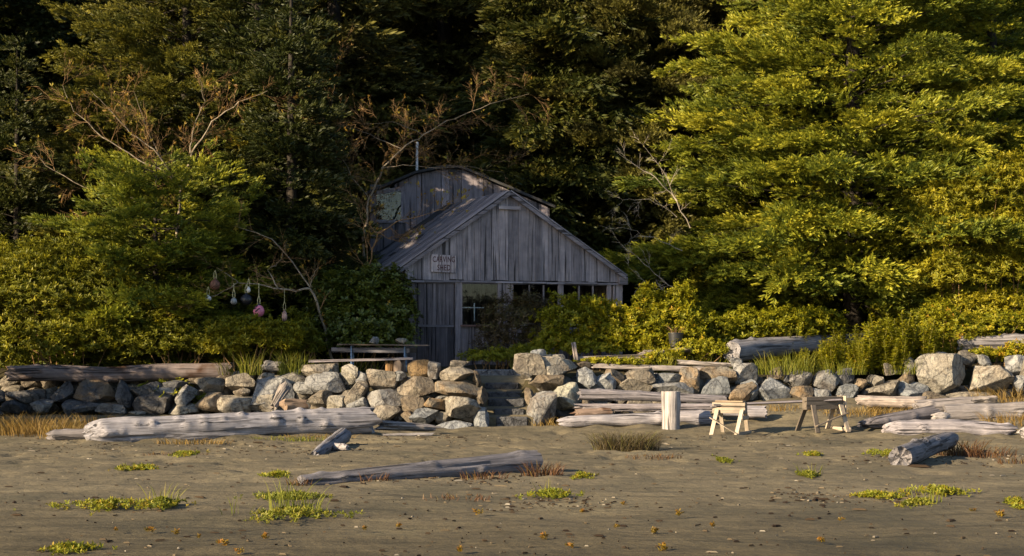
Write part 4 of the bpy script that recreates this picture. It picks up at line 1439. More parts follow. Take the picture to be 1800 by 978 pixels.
# the forest goes on along the shore to the left of the view
SL = 'tall spruce on the wooded shore just left of the view'
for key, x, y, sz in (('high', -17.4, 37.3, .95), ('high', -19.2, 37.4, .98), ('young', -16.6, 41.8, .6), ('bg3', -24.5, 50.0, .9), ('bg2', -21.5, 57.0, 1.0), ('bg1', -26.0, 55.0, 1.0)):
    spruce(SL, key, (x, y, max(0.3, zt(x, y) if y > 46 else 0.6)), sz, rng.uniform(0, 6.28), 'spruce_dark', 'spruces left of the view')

# --- broadleaf shrubs
def rosette_template(seed, leaves=9, ll=.5, lw=.16, tilt=(.25, 1.0)):
    rng = np.random.default_rng(seed)
    V, Fc, T = [], [], []
    for i in range(leaves):
        a = i * 2.399 + rng.normal(0, .2)
        e = rng.uniform(*tilt)
        d = np.array([math.cos(a) * math.cos(e), math.sin(a) * math.cos(e), math.sin(e)])
        s = np.array([-math.sin(a), math.cos(a), rng.normal(0, .3)])
        s /= np.linalg.norm(s)
        l = ll * rng.uniform(.75, 1.2)
        b0 = np.array([0, 0, rng.uniform(-.25, .15)])
        b = len(V)
        tip = b0 + d * l + np.array([0, 0, -.06 * l])
        V.extend([b0, b0 + d * l * .5 + s * lw / 2, tip, b0 + d * l * .5 - s * lw / 2])
        tl = rng.uniform(-.08, .08)
        T.extend([tl - .1, tl, tl + .12, tl])
        Fc.append((b, b + 1, b + 2, b + 3))
    return np.array(V), np.array(Fc), np.array(T)

def leaf_shell(seed, lobes, n, size, tmpl, tmean=.45, tvar=.12, zmin=None, inner=.25):
    """rosettes spread through a union of ellipsoid lobes (cx,cy,cz,rx,ry,rz)"""
    rng = np.random.default_rng(seed)
    lobes = np.array(lobes, dtype=float)
    area = (lobes[:, 3] * lobes[:, 5] + lobes[:, 3] * lobes[:, 4] + lobes[:, 4] * lobes[:, 5])
    li = rng.choice(len(lobes), n, p=area / area.sum())
    Lb = lobes[li]
    dd = rng.normal(size=(n, 3))
    dd /= np.linalg.norm(dd, axis=1, keepdims=True)
    dd[:, 2] = np.where(dd[:, 2] < -.25, -dd[:, 2], dd[:, 2])
    lump = 1 + .45 * fbm(dd * 3.4 + li[:, None] * 7.7 + seed, seed, 3)
    lump = lump * np.where(rng.random(n) < .10, rng.uniform(1.0, 1.3, n), 1.0)
    rr = lump * np.where(rng.random(n) < inner, rng.uniform(.35, .85, n), rng.uniform(.86, 1.06, n))
    pos = Lb[:, :3] + dd * Lb[:, 3:6] * rr[:, None]
    # drop those deep inside another lobe
    keep = np.ones(n, bool)
    for k, lb in enumerate(lobes):
        q = (((pos - lb[:3]) / lb[3:6]) ** 2).sum(1)
        keep &= ~((q < .30) & (li != k))
    if zmin is not None:
        keep &= pos[:, 2] > zmin
    pos, dd, li = pos[keep], dd[keep], li[keep]
    n = len(pos)
    up = dd * .8 + np.array([0, 0, .9]) + rng.normal(0, .3, (n, 3))
    side = rng.normal(size=(n, 3))
    u = up / np.linalg.norm(up, axis=1, keepdims=True)
    s = np.cross(u, side)
    s /= np.linalg.norm(s, axis=1, keepdims=True)
    B = np.stack([s, np.cross(u, s), u], 2)
    lt = rng.normal(0, .05, len(lobes))[li]
    tint = np.clip(tmean + lt + rng.normal(0, tvar, n), .02, .98)
    TV, TF, vt = tmpl
    return scatter(TV, TF, pos, B, size * rng.uniform(.7, 1.3, n), tint, vt)

T_MYR = rosette_template(1, 10, .55, .15, (.15, 1.15))
T_SAL = rosette_template(2, 7, .50, .30, (-.2, .7))
T_THK = rosette_template(3, 7, .45, .14, (-.5, .9))
T_HERB = rosette_template(4, 8, .5, .2, (.0, 1.0))

def stems_mesh(seed, lobes, base_z, n=14, r=.012):
    rng = random.Random(seed)
    mb = MB()
    for k in range(n):
        lb = rng.choice(lobes)
        a, q = rng.uniform(0, 6.28), rng.uniform(.2, .85)
        tip = Vector((lb[0] + math.cos(a) * q * lb[3], lb[1] + math.sin(a) * q * lb[4], lb[2] + lb[5] * .7 * (1 - q * .6)))
        b = Vector((lb[0] * .7 + rng.uniform(-.3, .3), lb[1] * .7 + rng.uniform(-.2, .2), base_z))
        m = (tip + b) / 2 + Vector((rng.uniform(-.15, .15), rng.uniform(-.15, .15), .1))
        mb.tube([b, m, tip], [r * 1.6, r, r * .4], 5, cap=False)
    return mb.mesh('stem')

def shrub(label, px, Y, lobes_px, n, size, mat, tmpl, seed, tmean=.45, tvar=.12, group=None, stem='twig', name='shrub', inner=.25, nst=14, base=None):
    """lobes_px: (cx_px, cy_px, rx_px, rz_px, dY, depth_scale)"""
    x0 = PX(px, Y)
    z0 = zt(x0, Y) if base is None else base
    t = thing(name, label, 'shrub', (x0, Y, z0), 0, group)
    lobes = []
    for cx, cy, rx, rz, dY, ds in lobes_px:
        c = P(cx, cy, Y + dY)
        k = (Y + dY) / F
        lobes.append((c.x - x0, dY, c.z - z0, rx * k, rx * k * ds, rz * k))
    V, Fc, T = leaf_shell(seed, lobes, n, size, tmpl, tmean, tvar, zmin=.0, inner=inner)
    link('foliage', np_mesh('foliage', V, Fc, T), M[mat], t)
    so = link('stems', stems_mesh(seed, lobes, -.1, n=nst), M[stem], t)
    so['kind'] = 'stuff'
    return t

shrub('big dense olive myrtle shrub at the left edge behind the dark log', 110, 46.6, [(60, 560, 110, 85, .3, .6), (150, 520, 95, 75, .8, .6), (30, 490, 70, 60, 1.2, .7), (205, 600, 65, 50, 0, .6), (95, 610, 90, 45, -.2, .5), (110, 460, 70, 35, 1.5, .6), (-40, 560, 70, 90, .5, .6), (10, 640, 45, 30, -.4, .5)], 7500, .25, 'myrtle', T_MYR, 201, tmean=.40, tvar=.18)
shrub('low olive myrtle shrub behind the right half of the dark log', 320, 46.4, [(300, 610, 55, 35, 0, .6), (360, 612, 45, 32, .2, .6), (250, 620, 45, 28, .1, .6), (330, 575, 60, 40, 1.0, .6)], 1700, .23, 'myrtle', T_MYR, 202, tmean=.28, tvar=.16)
shrub('sunlit yellow-green myrtle shrub below the hanging floats', 440, 45.9, [(425, 598, 52, 36, 0, .7), (468, 596, 40, 30, .0, .7), (400, 612, 40, 32, -.1, .6), (500, 605, 30, 32, .1, .7)], 2600, .22, 'myrtle', T_MYR, 203, tmean=.66)
shrub('small olive myrtle shrub between the floats and the picnic table', 525, 46.6, [(520, 595, 32, 40, 0, .7), (545, 612, 22, 30, 0, .7), (500, 620, 30, 25, -.1, .7)], 1200, .22, 'myrtle', T_MYR, 204)
shrub('shaded salal thicket between the picnic table and the shed door', 640, 47.6, [(610, 560, 60, 70, .2, .7), (675, 540, 52, 65, .5, .7), (640, 600, 75, 45, -.1, .6), (560, 600, 40, 45, .1, .7), (700, 595, 30, 42, .2, .6), (600, 515, 40, 35, 1.2, .7), (650, 505, 22, 30, .6, .7), (715, 545, 16, 24, .4, .7), (575, 560, 26, 30, -.1, .7)], 4600, .24, 'salal', T_SAL, 205)
shrub('reddish brown dry thicket in front of the shed windows', 905, 48.0, [(900, 570, 50, 45, 0, .7), (935, 560, 40, 42, .3, .7), (880, 600, 40, 30, -.1, .7), (945, 600, 35, 30, -.1, .7), (870, 625, 45, 18, -.3, .6)], 2600, .21, 'thicket', T_THK, 206)
shrub('bright yellow-green shrub below the right end of the shed', 1030, 47.4, [(1010, 570, 48, 45, 0, .7), (1060, 575, 45, 42, .2, .7), (980, 610, 42, 32, -.1, .7), (1035, 615, 50, 28, -.2, .6), (1085, 610, 40, 30, 0, .6)], 3200, .22, 'bright', T_HERB, 207, tmean=.5, tvar=.17)
shrub('tall bright green shrub right of the shed corner', 1150, 47.6, [(1125, 588, 42, 42, 0, .7), (1180, 575, 46, 44, .4, .7), (1205, 600, 38, 30, 0, .7), (1140, 535, 26, 28, .9, .7), (1195, 530, 24, 26, .8, .7), (1145, 612, 50, 24, -.2, .6)], 2900, .22, 'bright', T_HERB, 208, tmean=.42, tvar=.16)
shrub('low leafy green shrub behind the massive grey log', 1300, 48.6, [(1250, 590, 50, 35, 0, .7), (1310, 585, 55, 35, .3, .7), (1370, 580, 50, 32, .6, .7), (1430, 575, 45, 30, .8, .7)], 2600, .22, 'bright', T_HERB, 209, tmean=.30, tvar=.15)
shrub('sunlit myrtle bush at the upper right edge of the picture', 1720, 50.2, [(1740, 350, 55, 45, 0, .7), (1670, 370, 55, 50, .3, .7), (1700, 420, 60, 45, -.1, .7), (1790, 320, 45, 50, 0, .7), (1640, 420, 40, 40, .2, .7), (1780, 400, 40, 45, 0, .7), (1700, 490, 70, 50, 0, .7), (1775, 480, 55, 60, 0, .7), (1645, 500, 50, 45, .2, .7), (1740, 550, 70, 40, 0, .7)], 6500, .24, 'myrtle', T_MYR, 210, tmean=.66)
shrub('yellowing herb thicket on the bank at the far right', 1720, 47.6, [(1690, 590, 45, 30, .6, .7), (1650, 570, 40, 35, .8, .7), (1760, 575, 55, 22, 1.2, .6), (1730, 630, 35, 14, -.5, .6), (1790, 625, 40, 18, -.4, .6)], 2400, .18, 'bright', T_HERB, 211, tmean=.5, tvar=.2)
shrub('low green creeper in front of the shed door, beside the steps', 855, 46.9, [(850, 632, 38, 12, 0, .8), (900, 628, 45, 15, .3, .8), (940, 622, 30, 16, .2, .8)], 900, .16, 'bright', T_HERB, 212, tmean=.3)
shrub('low herb patch around the fence rail on the right wall', 1100, 46.3, [(1060, 637, 40, 7, 0, .8), (1110, 640, 40, 8, 0, .8), (1165, 630, 35, 14, .2, .8), (1220, 615, 40, 18, .6, .8), (1260, 620, 30, 18, .5, .8)], 1300, .16, 'bright', T_HERB, 213, tmean=.5)

# --- upright herbs on the right bank
def herb(seed, h, n):
    rng = random.Random(seed)
    mb = MB()
    pos, B, sc_, ti = [], [], [], []
    for k in range(n):
        a, q = rng.uniform(0, 6.28), rng.uniform(0, .38)
        b = Vector((math.cos(a) * q, math.sin(a) * q, 0))
        hh_ = h * rng.uniform(.6, 1.1)
        tip = b + Vector((math.cos(a) * .22 + rng.uniform(-.1, .1), math.sin(a) * .22, hh_))
        mid = (b + tip) / 2 + Vector((rng.uniform(-.04, .04), 0, .03))
        mb.tube([b, mid, tip], [.012, .009, .004], 4, cap=False)
        m = int(hh_ / .055)
        for j in range(m):
            t = .15 + .85 * j / m
            p = b.lerp(tip, t)
            pos.append(p[:])
            ti.append(min(.98, max(.02, rng.gauss(.42, .16))))
            sc_.append(.31 * (1.15 - .6 * t) * rng.uniform(.8, 1.2))
    n_ = len(pos)
    r2_ = np.random.default_rng(seed)
    up = np.array([[0, 0, 1.0]]) + r2_.normal(0, .25, (n_, 3))
    u = up / np.linalg.norm(up, axis=1, keepdims=True)
    s_ = np.cross(u, r2_.normal(size=(n_, 3)))
    s_ /= np.linalg.norm(s_, axis=1, keepdims=True)
    Bm = np.stack([s_, np.cross(u, s_), u], 2)
    TV, TF, vt = rosette_template(seed, 5, .55, .20, (.0, .8))
    V, Fc, T = scatter(TV, TF, np.array(pos), Bm, np.array(sc_), np.array(ti), vt)
    return np_mesh('leaves', V, Fc, T), mb.mesh('stalks')

HERBS = [herb(40 + i, 1.25, 20) for i in range(3)]
herb_labels = [
 (1500, 47.2, 1.0, 'leafy herb clump over the middle of the massive grey log'), (1540, 46.9, 1.15, 'tall leafy herb clump right of the massive grey log'),
 (1585, 46.9, 1.3, 'tallest leafy herb clump on the right bank'), (1625, 47.0, 1.1, 'leafy herb clump left of the largest pale boulder'),
 (1460, 46.6, .75, 'short leafy herb clump below the massive grey log'), (1420, 46.6, .55, 'low leafy herb clump at the front of the right bank'),
 (1660, 47.9, .95, 'leafy herb clump behind the largest pale boulder'), (1565, 46.4, .8, 'leafy herb clump just above the wall boulders at the right'), (1515, 46.4, .75, 'leafy herb clump spilling over the wall boulders'),
 (1390, 48.8, .9, 'leafy herb clump behind the left half of the massive grey log'), (1450, 49.6, 1.0, 'leafy herb clump behind the right half of the massive grey log'),
 (1225, 47.0, .7, 'leafy herb clump right of the black bucket'), (1150, 47.0, .7, 'leafy herb clump left of the black bucket')]
for i, (px, Y, s_, lab) in enumerate(herb_labels):
    lv, sk = HERBS[i % 3]
    x = PX(px, Y)
    t = thing('herb_plant', lab, 'plant', (x, Y, zt(x, Y) - .02), i * 1.3, 'leafy herbs on the right bank')
    t.scale = (s_ * 1.2, s_ * 1.2, s_)
    link('leaves', lv, M['bright'], t)
    link('stalks', sk, M['stalk'], t)['kind'] = 'stuff'

# --- grass
def grass_mesh(seed, n, h, spread, lean=.5, w=.012, sx=1.0, sy=1.0):
    rng = np.random.default_rng(seed)
    a = rng.uniform(0, 6.283, n)
    q = np.sqrt(rng.random(n)) * spread
    bx, by = np.cos(a) * q * sx, np.sin(a) * q * sy
    hh_ = h * rng.uniform(.45, 1.1, n)
    la = a + rng.normal(0, .9, n)
    ln = lean * rng.uniform(.2, 1.2, n) * hh_
    wa = rng.uniform(0, 6.283, n)
    wx, wy = np.cos(wa) * w, np.sin(wa) * w
    V = []
    for t, ww in ((0, 1.0), (.4, .85), (.75, .55), (1.0, .08)):
        x = bx + np.cos(la) * ln * t ** 1.8
        y = by + np.sin(la) * ln * t ** 1.8
        z = hh_ * (t - .22 * lean * t ** 3)
        V.append(np.stack([x - wx * ww / 2, y - wy * ww / 2, z], 1))
        V.append(np.stack([x + wx * ww / 2, y + wy * ww / 2, z], 1))
    V = np.stack(V, 1)
    TF = np.array([[0, 1, 3, 2], [2, 3, 5, 4], [4, 5, 7, 6]])
    Fc = (TF[None] + (np.arange(n) * 8)[:, None, None]).reshape(-1, 4)
    tint = np.repeat(np.clip(rng.normal(.5, .2, n), 0, 1)[:, None], 8, 1) + np.array([-.1, -.1, 0, 0, .05, .05, .12, .12])
    return np_mesh('grass_blades', V.reshape(-1, 3), Fc, tint.ravel())

def grass(label, px, Y, h, spread, n, seed, mat='grass', z=None, group='grass tufts on the terrace', name='grass_tuft', cat='grass', lean=.55, w=.014, sx=1.0, sy=1.0):
    x = PX(px, Y)
    o = link(name, grass_mesh(seed, n, h, spread, lean, w, sx, sy), M[mat])
    o.location = (x, Y, (zt(x, Y) if z is None else z))
    return tag(o, label, cat, group)

grass('bright yellow-green grass tuft left of the bench plank', 515, 45.3, .75, .42, 220, 1)
grass('thin green grass tuft at the right end of the dark log', 440, 45.4, .8, .30, 110, 2)
grass('long drooping green grass at the end of the dark log', 405, 45.8, .6, .35, 90, 3, lean=1.1)
grass('sparse tall grass under the picnic table', 600, 46.6, .6, .7, 130, 4, sx=1.6)
grass('pale dry grass in front of the brown thicket', 925, 46.6, .75, .45, 120, 5)
grass('broad grass tuft spilling over the boulders below the massive grey log', 1385, 46.0, .75, .5, 260, 6, sx=1.6)
grass('grass tuft at the sawn end of the massive grey log', 1345, 46.0, .5, .35, 150, 7)
grass('yellow grass tuft below the leafy herbs on the right bank', 1480, 46.0, .55, .5, 200, 8, sx=1.4)
grass('grass tuft right of the fence rail', 1170, 46.2, .6, .28, 110, 9)
grass('grass tuft beside the largest pale boulder', 1590, 46.2, .5, .35, 120, 10, sx=1.4)
grass('sunlit grass tuft between the black bucket and the massive grey log', 1245, 46.6, .55, .45, 160, 11, sx=1.4)
for i, (px, py, h, sp, n, lab) in enumerate(((70, 765, .55, .6, 420, 'dense golden dry grass left of the thick knobbly log'), (125, 770, .45, .5, 260, 'golden dry grass at the tip of the thick knobbly log'), (25, 762, .6, .6, 320, 'tall golden dry grass at the left edge'),
        (150, 742, .45, .5, 220, 'dry grass at the foot of the left boulders'))):
    Y = F * H / (py - HY) if py < 760 else F * H / (py - HY)
    grass(lab, px, min(Y, 42), h, sp, n, 20 + i, 'drygrass', z=sand_z(PX(px, Y), min(Y, 42)) - .02, group='dry grass on the upper beach', name='dry_grass', sx=1.6, lean=.7)
for i, (px, Y, h, sp, n, lab) in enumerate(((1515, 42.8, .32, .6, 260, 'dry grass mound right of the right sawhorse'), (1560, 43.0, .3, .6, 240, 'dry grass between the slim warm log and the dark split log'), (1785, 41.6, .45, .5, 260, 'golden dry grass at the right edge'), (1775, 44.6, .55, .6, 300, 'golden grass below the squarish pale boulder'),
        (1390, 43.6, .28, .5, 130, 'thin dry grass behind the plank'), (985, 43.0, .28, .5, 140, 'dry brown grass at the left end of the log pile'))):
    x = PX(px, Y)
    grass(lab, px, Y, h, sp, n, 30 + i, 'drygrass', z=sand_z(x, Y) - .02, group='dry grass on the upper beach', name='dry_grass', sx=1.7, lean=.8)
Yd = 37.0
grass('round brown rush clump on the sand below the log pile', 1100, 34.6, .52, .46, 1000, 44, 'drygrass', z=-.02, group='dry grass on the upper beach', name='rush_clump', sx=1.5, lean=1.0, w=.010)
bpy.data.objects['rush_clump'].data.materials[0] = M['thicket']
for i, (px, py, lab) in enumerate(((510, 775, 'green-gold grass under the thick knobbly log, right of its middle'), (560, 772, 'green-gold grass near the right end of the thick knobbly log'), (340, 780, 'thin grass below the middle of the thick knobbly log'))):
    Y = F * H / (py - HY)
    grass(lab, px, Y, .16, .55, 200, 50 + i, 'drygrass' if i else 'grass', z=-.01, group='grass at the knobbly log', name='beach_grass', sx=1.6, sy=.5, lean=.9)

# ------------------------------------------------------------------ beach plants
def succ_mesh(seed, n, rx, ry, h, size):
    rng = np.random.default_rng(seed)
    a = rng.uniform(0, 6.28, n)
    q = rng.random(n) ** .75 * np.where(rng.random(n) < .12, 1.5, 1.0)
    lump = .6 + .5 * vnoise(np.stack([np.cos(a) * 2, np.sin(a) * 2, a * 0 + seed], 1), seed)
    x, y = np.cos(a) * q * rx * lump * 1.4, np.sin(a) * q * ry * lump * 1.4
    z = h * rng.random(n) * np.maximum(0, 1 - .6 * q)
    up = np.stack([rng.normal(0, .4, n), rng.normal(0, .4, n), np.ones(n)], 1)
    u = up / np.linalg.norm(up, axis=1, keepdims=True)
    s_ = np.cross(u, rng.normal(size=(n, 3)))
    s_ /= np.linalg.norm(s_, axis=1, keepdims=True)
    B = np.stack([s_, np.cross(u, s_), u], 2)
    TV, TF, vt = T_HERB
    V, Fc, T = scatter(TV, TF, np.stack([x, y, z], 1), B, size * rng.uniform(.7, 1.3, n), np.clip(rng.normal(.5, .22, n), 0, 1), vt)
    return np_mesh('succulent', V, Fc, T)

def gz(px, py):
    Y = F * H / (py - HY)
    return PX(px, Y), Y

BP = [(195, 893, .62, .40, .10, 'succulent', 'broad yellow succulent mat on the left foreground sand'), (285, 890, .32, .35, .10, 'grass', 'green mat at the right end of the broad yellow succulent mat'),
      (520, 908, .62, .42, .09, 'grass', 'bright green mat with tall grass blades, left of centre foreground'), (515, 876, .5, .3, .06, 'grass', 'thin green mat behind the bright green one'),
      (485, 838, .2, .3, .07, 'succulent', 'small yellow succulent left of the foreground log'), (970, 872, .32, .35, .08, 'succulent', 'yellow-green mat just below the right end of the foreground log'),
      (120, 970, .26, .18, .08, 'succulent', 'yellow succulent tuft at the bottom left edge'), (1660, 868, .5, .4, .09, 'succulent', 'yellow succulent mat on the right foreground sand'),
      (1615, 888, .35, .3, .06, 'grass', 'green mat below the right yellow succulent mat'), (1540, 873, .5, .3, .04, 'succulent', 'thin orange succulent streak left of the right yellow mat'),
      (1790, 893, .2, .25, .13, 'succulent', 'bright yellow succulent at the right edge'), (1420, 838, .2, .25, .08, 'grass', 'small green tuft on the open sand below the right sawhorse'),
      (1270, 812, .2, .35, .05, 'grass', 'small green patch on the sand below the left sawhorse'), (1430, 801, .2, .35, .05, 'succulent', 'small yellow patch on the sand below the plank'),
      (1560, 800, .3, .5, .08, 'succulent', 'yellow patch at the near end of the stout askew log'), (1020, 840, .18, .3, .06, 'succulent', 'tiny yellow patch right of the foreground log'),
      (330, 800, .3, .5, .05, 'succulent', 'thin yellow patch in front of the thick knobbly log'), (250, 825, .35, .4, .03, 'succulent', 'faint yellow streak on the left sand')]
for i, (px, py, rx, ry, h, mat, lab) in enumerate(BP):
    x, Y = gz(px, py)
    o = link('beach_plant', succ_mesh(300 + i, int(420 * rx + 60), rx, ry * 1.6, h, .10), M[mat])
    o.location = (x, Y, sand_z(x, Y) + .01)
    tag(o, lab, 'plant', 'low plants on the sand')
for i, (px, py, h, n, lab) in enumerate(((500, 900, .48, 46, 'tall arching green grass on the bright green mat, left blades'), (545, 900, .42, 30, 'short upright green grass on the bright green mat, right blades'), (415, 910, .36, 9, 'lone grass sprig left of the bright green mat'), (280, 888, .34, 30, 'wispy grass over the green mat at the left'), (1420, 836, .26, 20, 'spiky green grass on the open sand below the right sawhorse'), (1625, 884, .28, 22, 'wispy grass below the right yellow mat'), (960, 870, .26, 10, 'few pale blades below the end of the foreground log'))):
    x, Y = gz(px, py)
    grass(lab, px, Y, h, .16, n, 70 + i, 'grass', z=sand_z(x, Y), group='grass sprigs on the sand', name='grass_sprig', sx=1.5, lean=.6, w=.012)
for i, (px, py, h, sp, n, lab) in enumerate(((955, 838, .32, .25, 150, 'dark red weed at the right end of the foreground log'), (528, 856, .18, .14, 60, 'dark red weed at the left tip of the foreground log'), (658, 850, .22, .16, 50, 'red weed sprig in front of the foreground log'), (850, 843, .2, .3, 80, 'reddish weed below the right half of the foreground log'),
        (1690, 800, .4, .35, 190, 'tall red-brown weed behind the stout askew log'), (1735, 803, .28, .4, 140, 'reddish weed right of the stout askew log'), (1150, 806, .12, .4, 110, 'low dark weed below the rush clump'), (1790, 815, .2, .3, 70, 'reddish weed at the right edge of the sand'), (800, 880, .12, .35, 70, 'low reddish weed on the central foreground sand'), (310, 800, .1, .5, 80, 'low orange weed in front of the knobbly log'))):
    x, Y = gz(px, py)
    grass(lab, px, Y, h, sp, n, 90 + i, 'weed', z=sand_z(x, Y) - .01, group='red weeds on the sand', name='beach_weed', cat='weed', sx=1.4, lean=.8, w=.016)
SPR = [succ_mesh(500 + i, 9, .045, .045, .07, .075) for i in range(3)]
M['sprout'] = foliage_mat('orange_sprout', [(0.0, (0.096, 0.072, 0.010)), (0.5, (0.176, 0.112, 0.011)), (1.0, (0.224, 0.088, 0.013))], 0.2)
for m_ in SPR:
    m_.materials.append(M['sprout'])
spots = [(205, 937), (262, 938), (310, 943), (350, 950), (390, 961), (465, 950), (700, 931), (840, 906), (955, 951), (1022, 905), (1085, 930), (1193, 909), (1252, 930), (1480, 918), (1167, 971), (1445, 958), (1710, 902), (1760, 912), (810, 975), (1000, 965), (1095, 890), (1150, 942), (420, 975), (640, 935)]
for i, (px, py) in enumerate(spots):
    x, Y = gz(px, py)
    o = link('beach_sprout', SPR[i % 3])
    o.location = (x, Y, sand_z(x, Y) + .02)
    o.rotation_euler = (0, 0, i * 1.7)
    s_ = .7 + .6 * ((i * 37) % 10) / 10
    o.scale = (s_, s_, s_)
    tag(o, 'tiny yellow-orange sprout standing alone on the bare foreground sand', 'plant', 'tiny sprouts on the sand')

# drift litter: bits of stick, shell and weed nobody could count
rng = np.random.default_rng(9)
n = 1800
lx, ly = [], []
for k in range(n):
    if rng.random() < .55:
        c0 = [(0, 560, 792, .9), (90, 680, 783, .5), (600, 960, 846, .5), (850, 1080, 885, .5), (1350, 1620, 874, .5), (1480, 1800, 812, .8), (950, 1500, 775, 1.2), (640, 900, 772, .8)][rng.integers(0, 8)]
        px, py = rng.uniform(c0[0], c0[1]), c0[2] + rng.normal(0, 6)
    else:
        px, py = rng.uniform(0, 1800), 770 + 210 * rng.random() ** 1.5
    x, Y = gz(px, max(py, 766))
    lx.append(x)
    ly.append(Y)
lx, ly = np.array(lx), np.array(ly)
lz = sand_full(lx, ly) + .008
V, Fc, T = [], [], []
L_ = np.exp(rng.normal(-3.7, .55, n))
Wd = L_ * rng.uniform(.12, .6, n)
aa = rng.normal(0, .8, n)
for k in range(n):
    c, s = math.cos(aa[k]), math.sin(aa[k])
    b = len(V)
    l, w, hgt = L_[k], Wd[k], .012 + .2 * Wd[k]
    for (u, v_, z_) in ((-l, -w, 0), (l, -w * .6, 0), (l * .8, w, 0), (-l * .7, w * .8, 0), (-l * .6, -w * .4, hgt), (l * .6, -w * .3, hgt), (l * .5, w * .5, hgt), (-l * .4, w * .5, hgt)):
        V.append((lx[k] + u * c - v_ * s, ly[k] + u * s + v_ * c, lz[k] + z_))
        T.append(rng.random() if len(T) % 8 == 0 else T[-1])
    for f in ((0, 1, 5, 4), (1, 2, 6, 5), (2, 3, 7, 6), (3, 0, 4, 7), (4, 5, 6, 7)):
        Fc.append([b + i for i in f])
M['litter'] = foliage_mat('beach_litter', [(0.0, (0.013, 0.008, 0.006)), (.55, (0.038, 0.025, 0.015)), (.8, (0.092, 0.071, 0.046)), (1.0, (0.210, 0.189, 0.160))], 0.0, .9, .1)
o = link('beach_litter', np_mesh('beach_litter', V, Fc, T), M['litter'])
tag(o, 'scattered bits of stick, bark and shell lying on the sand', 'litter', kind='stuff')

# ------------------------------------------------------------------ bare trees and dead branches
def grow(mb, leaves, rng, p, d, length, r, depth, spread=.6, up=.0, leaf=0.0, steps=4, flat=1.0):
    pts, rad = [p.copy()], [r]
    cur, dd = p.copy(), d.normalized()
    for i in range(steps):
        dd = (dd + Vector((rng.gauss(0, .13), rng.gauss(0, .13) * flat, rng.gauss(0, .13) + up * .12))).normalized()
        cur = cur + dd * (length / steps)
        pts.append(cur.copy())
        rad.append(r * (1 - .75 * (i + 1) / steps))
        if depth > 0:
            for k in range(2 if rng.random() < .6 else 1):
                ax = Vector((rng.gauss(0, 1), rng.gauss(0, 1) * flat, rng.gauss(0, 1)))
                nd = (dd + ax.normalized() * spread).normalized()
                grow(mb, leaves, rng, cur, nd, length * rng.uniform(.42, .68), max(.004, r * (1 - .6 * i / steps) * .55), depth - 1, spread, up, leaf, steps=3, flat=flat)
    mb.tube(pts, rad, 6 if r > .03 else 4 if r > .012 else 3, cap=False)
    if depth <= 1 and rng.random() < leaf:
        leaves.append((cur[:], dd[:]))
        if rng.random() < .5:
            leaves.append(((cur - dd * .07)[:], dd[:]))

def leaf_mesh(leaves, seed, size):
    rng = np.random.default_rng(seed)
    n = len(leaves)
    pos = np.array([l[0] for l in leaves])
    dirs = np.array([l[1] for l in leaves]) + rng.normal(0, .5, (n, 3))
    ups = rng.normal(0, 1, (n, 3))
    TV = np.array([(0, 0, 0), (.5, .22, .03), (1, 0, -.06), (.5, -.22, .03), (0, 0, 0), (.3, .35, .2), (.8, .5, .3), (.5, .2, .2)], float)
    TF = np.array([(0, 1, 2, 3), (4, 5, 6, 7)])
    return np_mesh('leaves', *scatter(TV, TF, pos, basis(dirs, ups), size * rng.uniform(.6, 1.3, n), rng.random(n)))

def path_tree(label, base, limbs, seed, bark='palebark', leafmat='yellowleaf', leaf=.25, leafsize=.13, twig_len=.9, depth=2, name='bare_tree', cat='tree', every=1, flat=1.0, twr=.014, parent_obj=None, spread=.6, up=.2, thin=.6):
    """limbs: list of (list of (px, py, Y), r0, r1)"""
    rng = random.Random(seed)
    t = thing(name, label, cat, base)
    b = Vector(base)
    leaves = []
    tw = MB()
    for li, (pts, r0, r1) in enumerate(limbs):
        q = [P(*p) - b for p in pts]
        # densify
        dense = []
        for i in range(len(q) - 1):
            for k in range(4):
                f = k / 4
                dense.append(q[i].lerp(q[i + 1], f) + Vector((rng.gauss(0, .02), rng.gauss(0, .03), rng.gauss(0, .02))))
        dense.append(q[-1])
        n = len(dense)
        rad = [thin * (r0 + (r1 - r0) * i / (n - 1)) for i in range(n)]
        limb = MB().tube(dense, rad, 8)
        link('trunk' if li == 0 else 'limb', limb.mesh('limb', smooth=True), M[bark], t)
        for i in range(2, n, every):
            dd = (dense[i] - dense[i - 1]).normalized()
            for k in range(2):
                ax = Vector((rng.gauss(0, 1), rng.gauss(0, 1) * flat, rng.gauss(.2, 1)))
                grow(tw, leaves, rng, dense[i], (dd * .7 + ax.normalized() * .8), twig_len * rng.uniform(.5, 1.2), min(twr, rad[i] * .7), depth - 1, spread, up, leaf, flat=flat)
    o = link('twigs', tw.mesh('twigs'), M['twig'] if bark != 'deadbark' else M['deadbark'], t)
    o['kind'] = 'stuff'
    if leaves:
        lo = link('leaves', leaf_mesh(leaves, seed, leafsize), M[leafmat], t)
        lo['kind'] = 'stuff'
    return t
M['deadbark'] = bark_mat('bleached_dead_branches', (0.16, 0.13, 0.10), (0.36, 0.31, 0.25))

def basept(px, Y):
    x = PX(px, Y)
    return (x, Y, zt(x, Y))

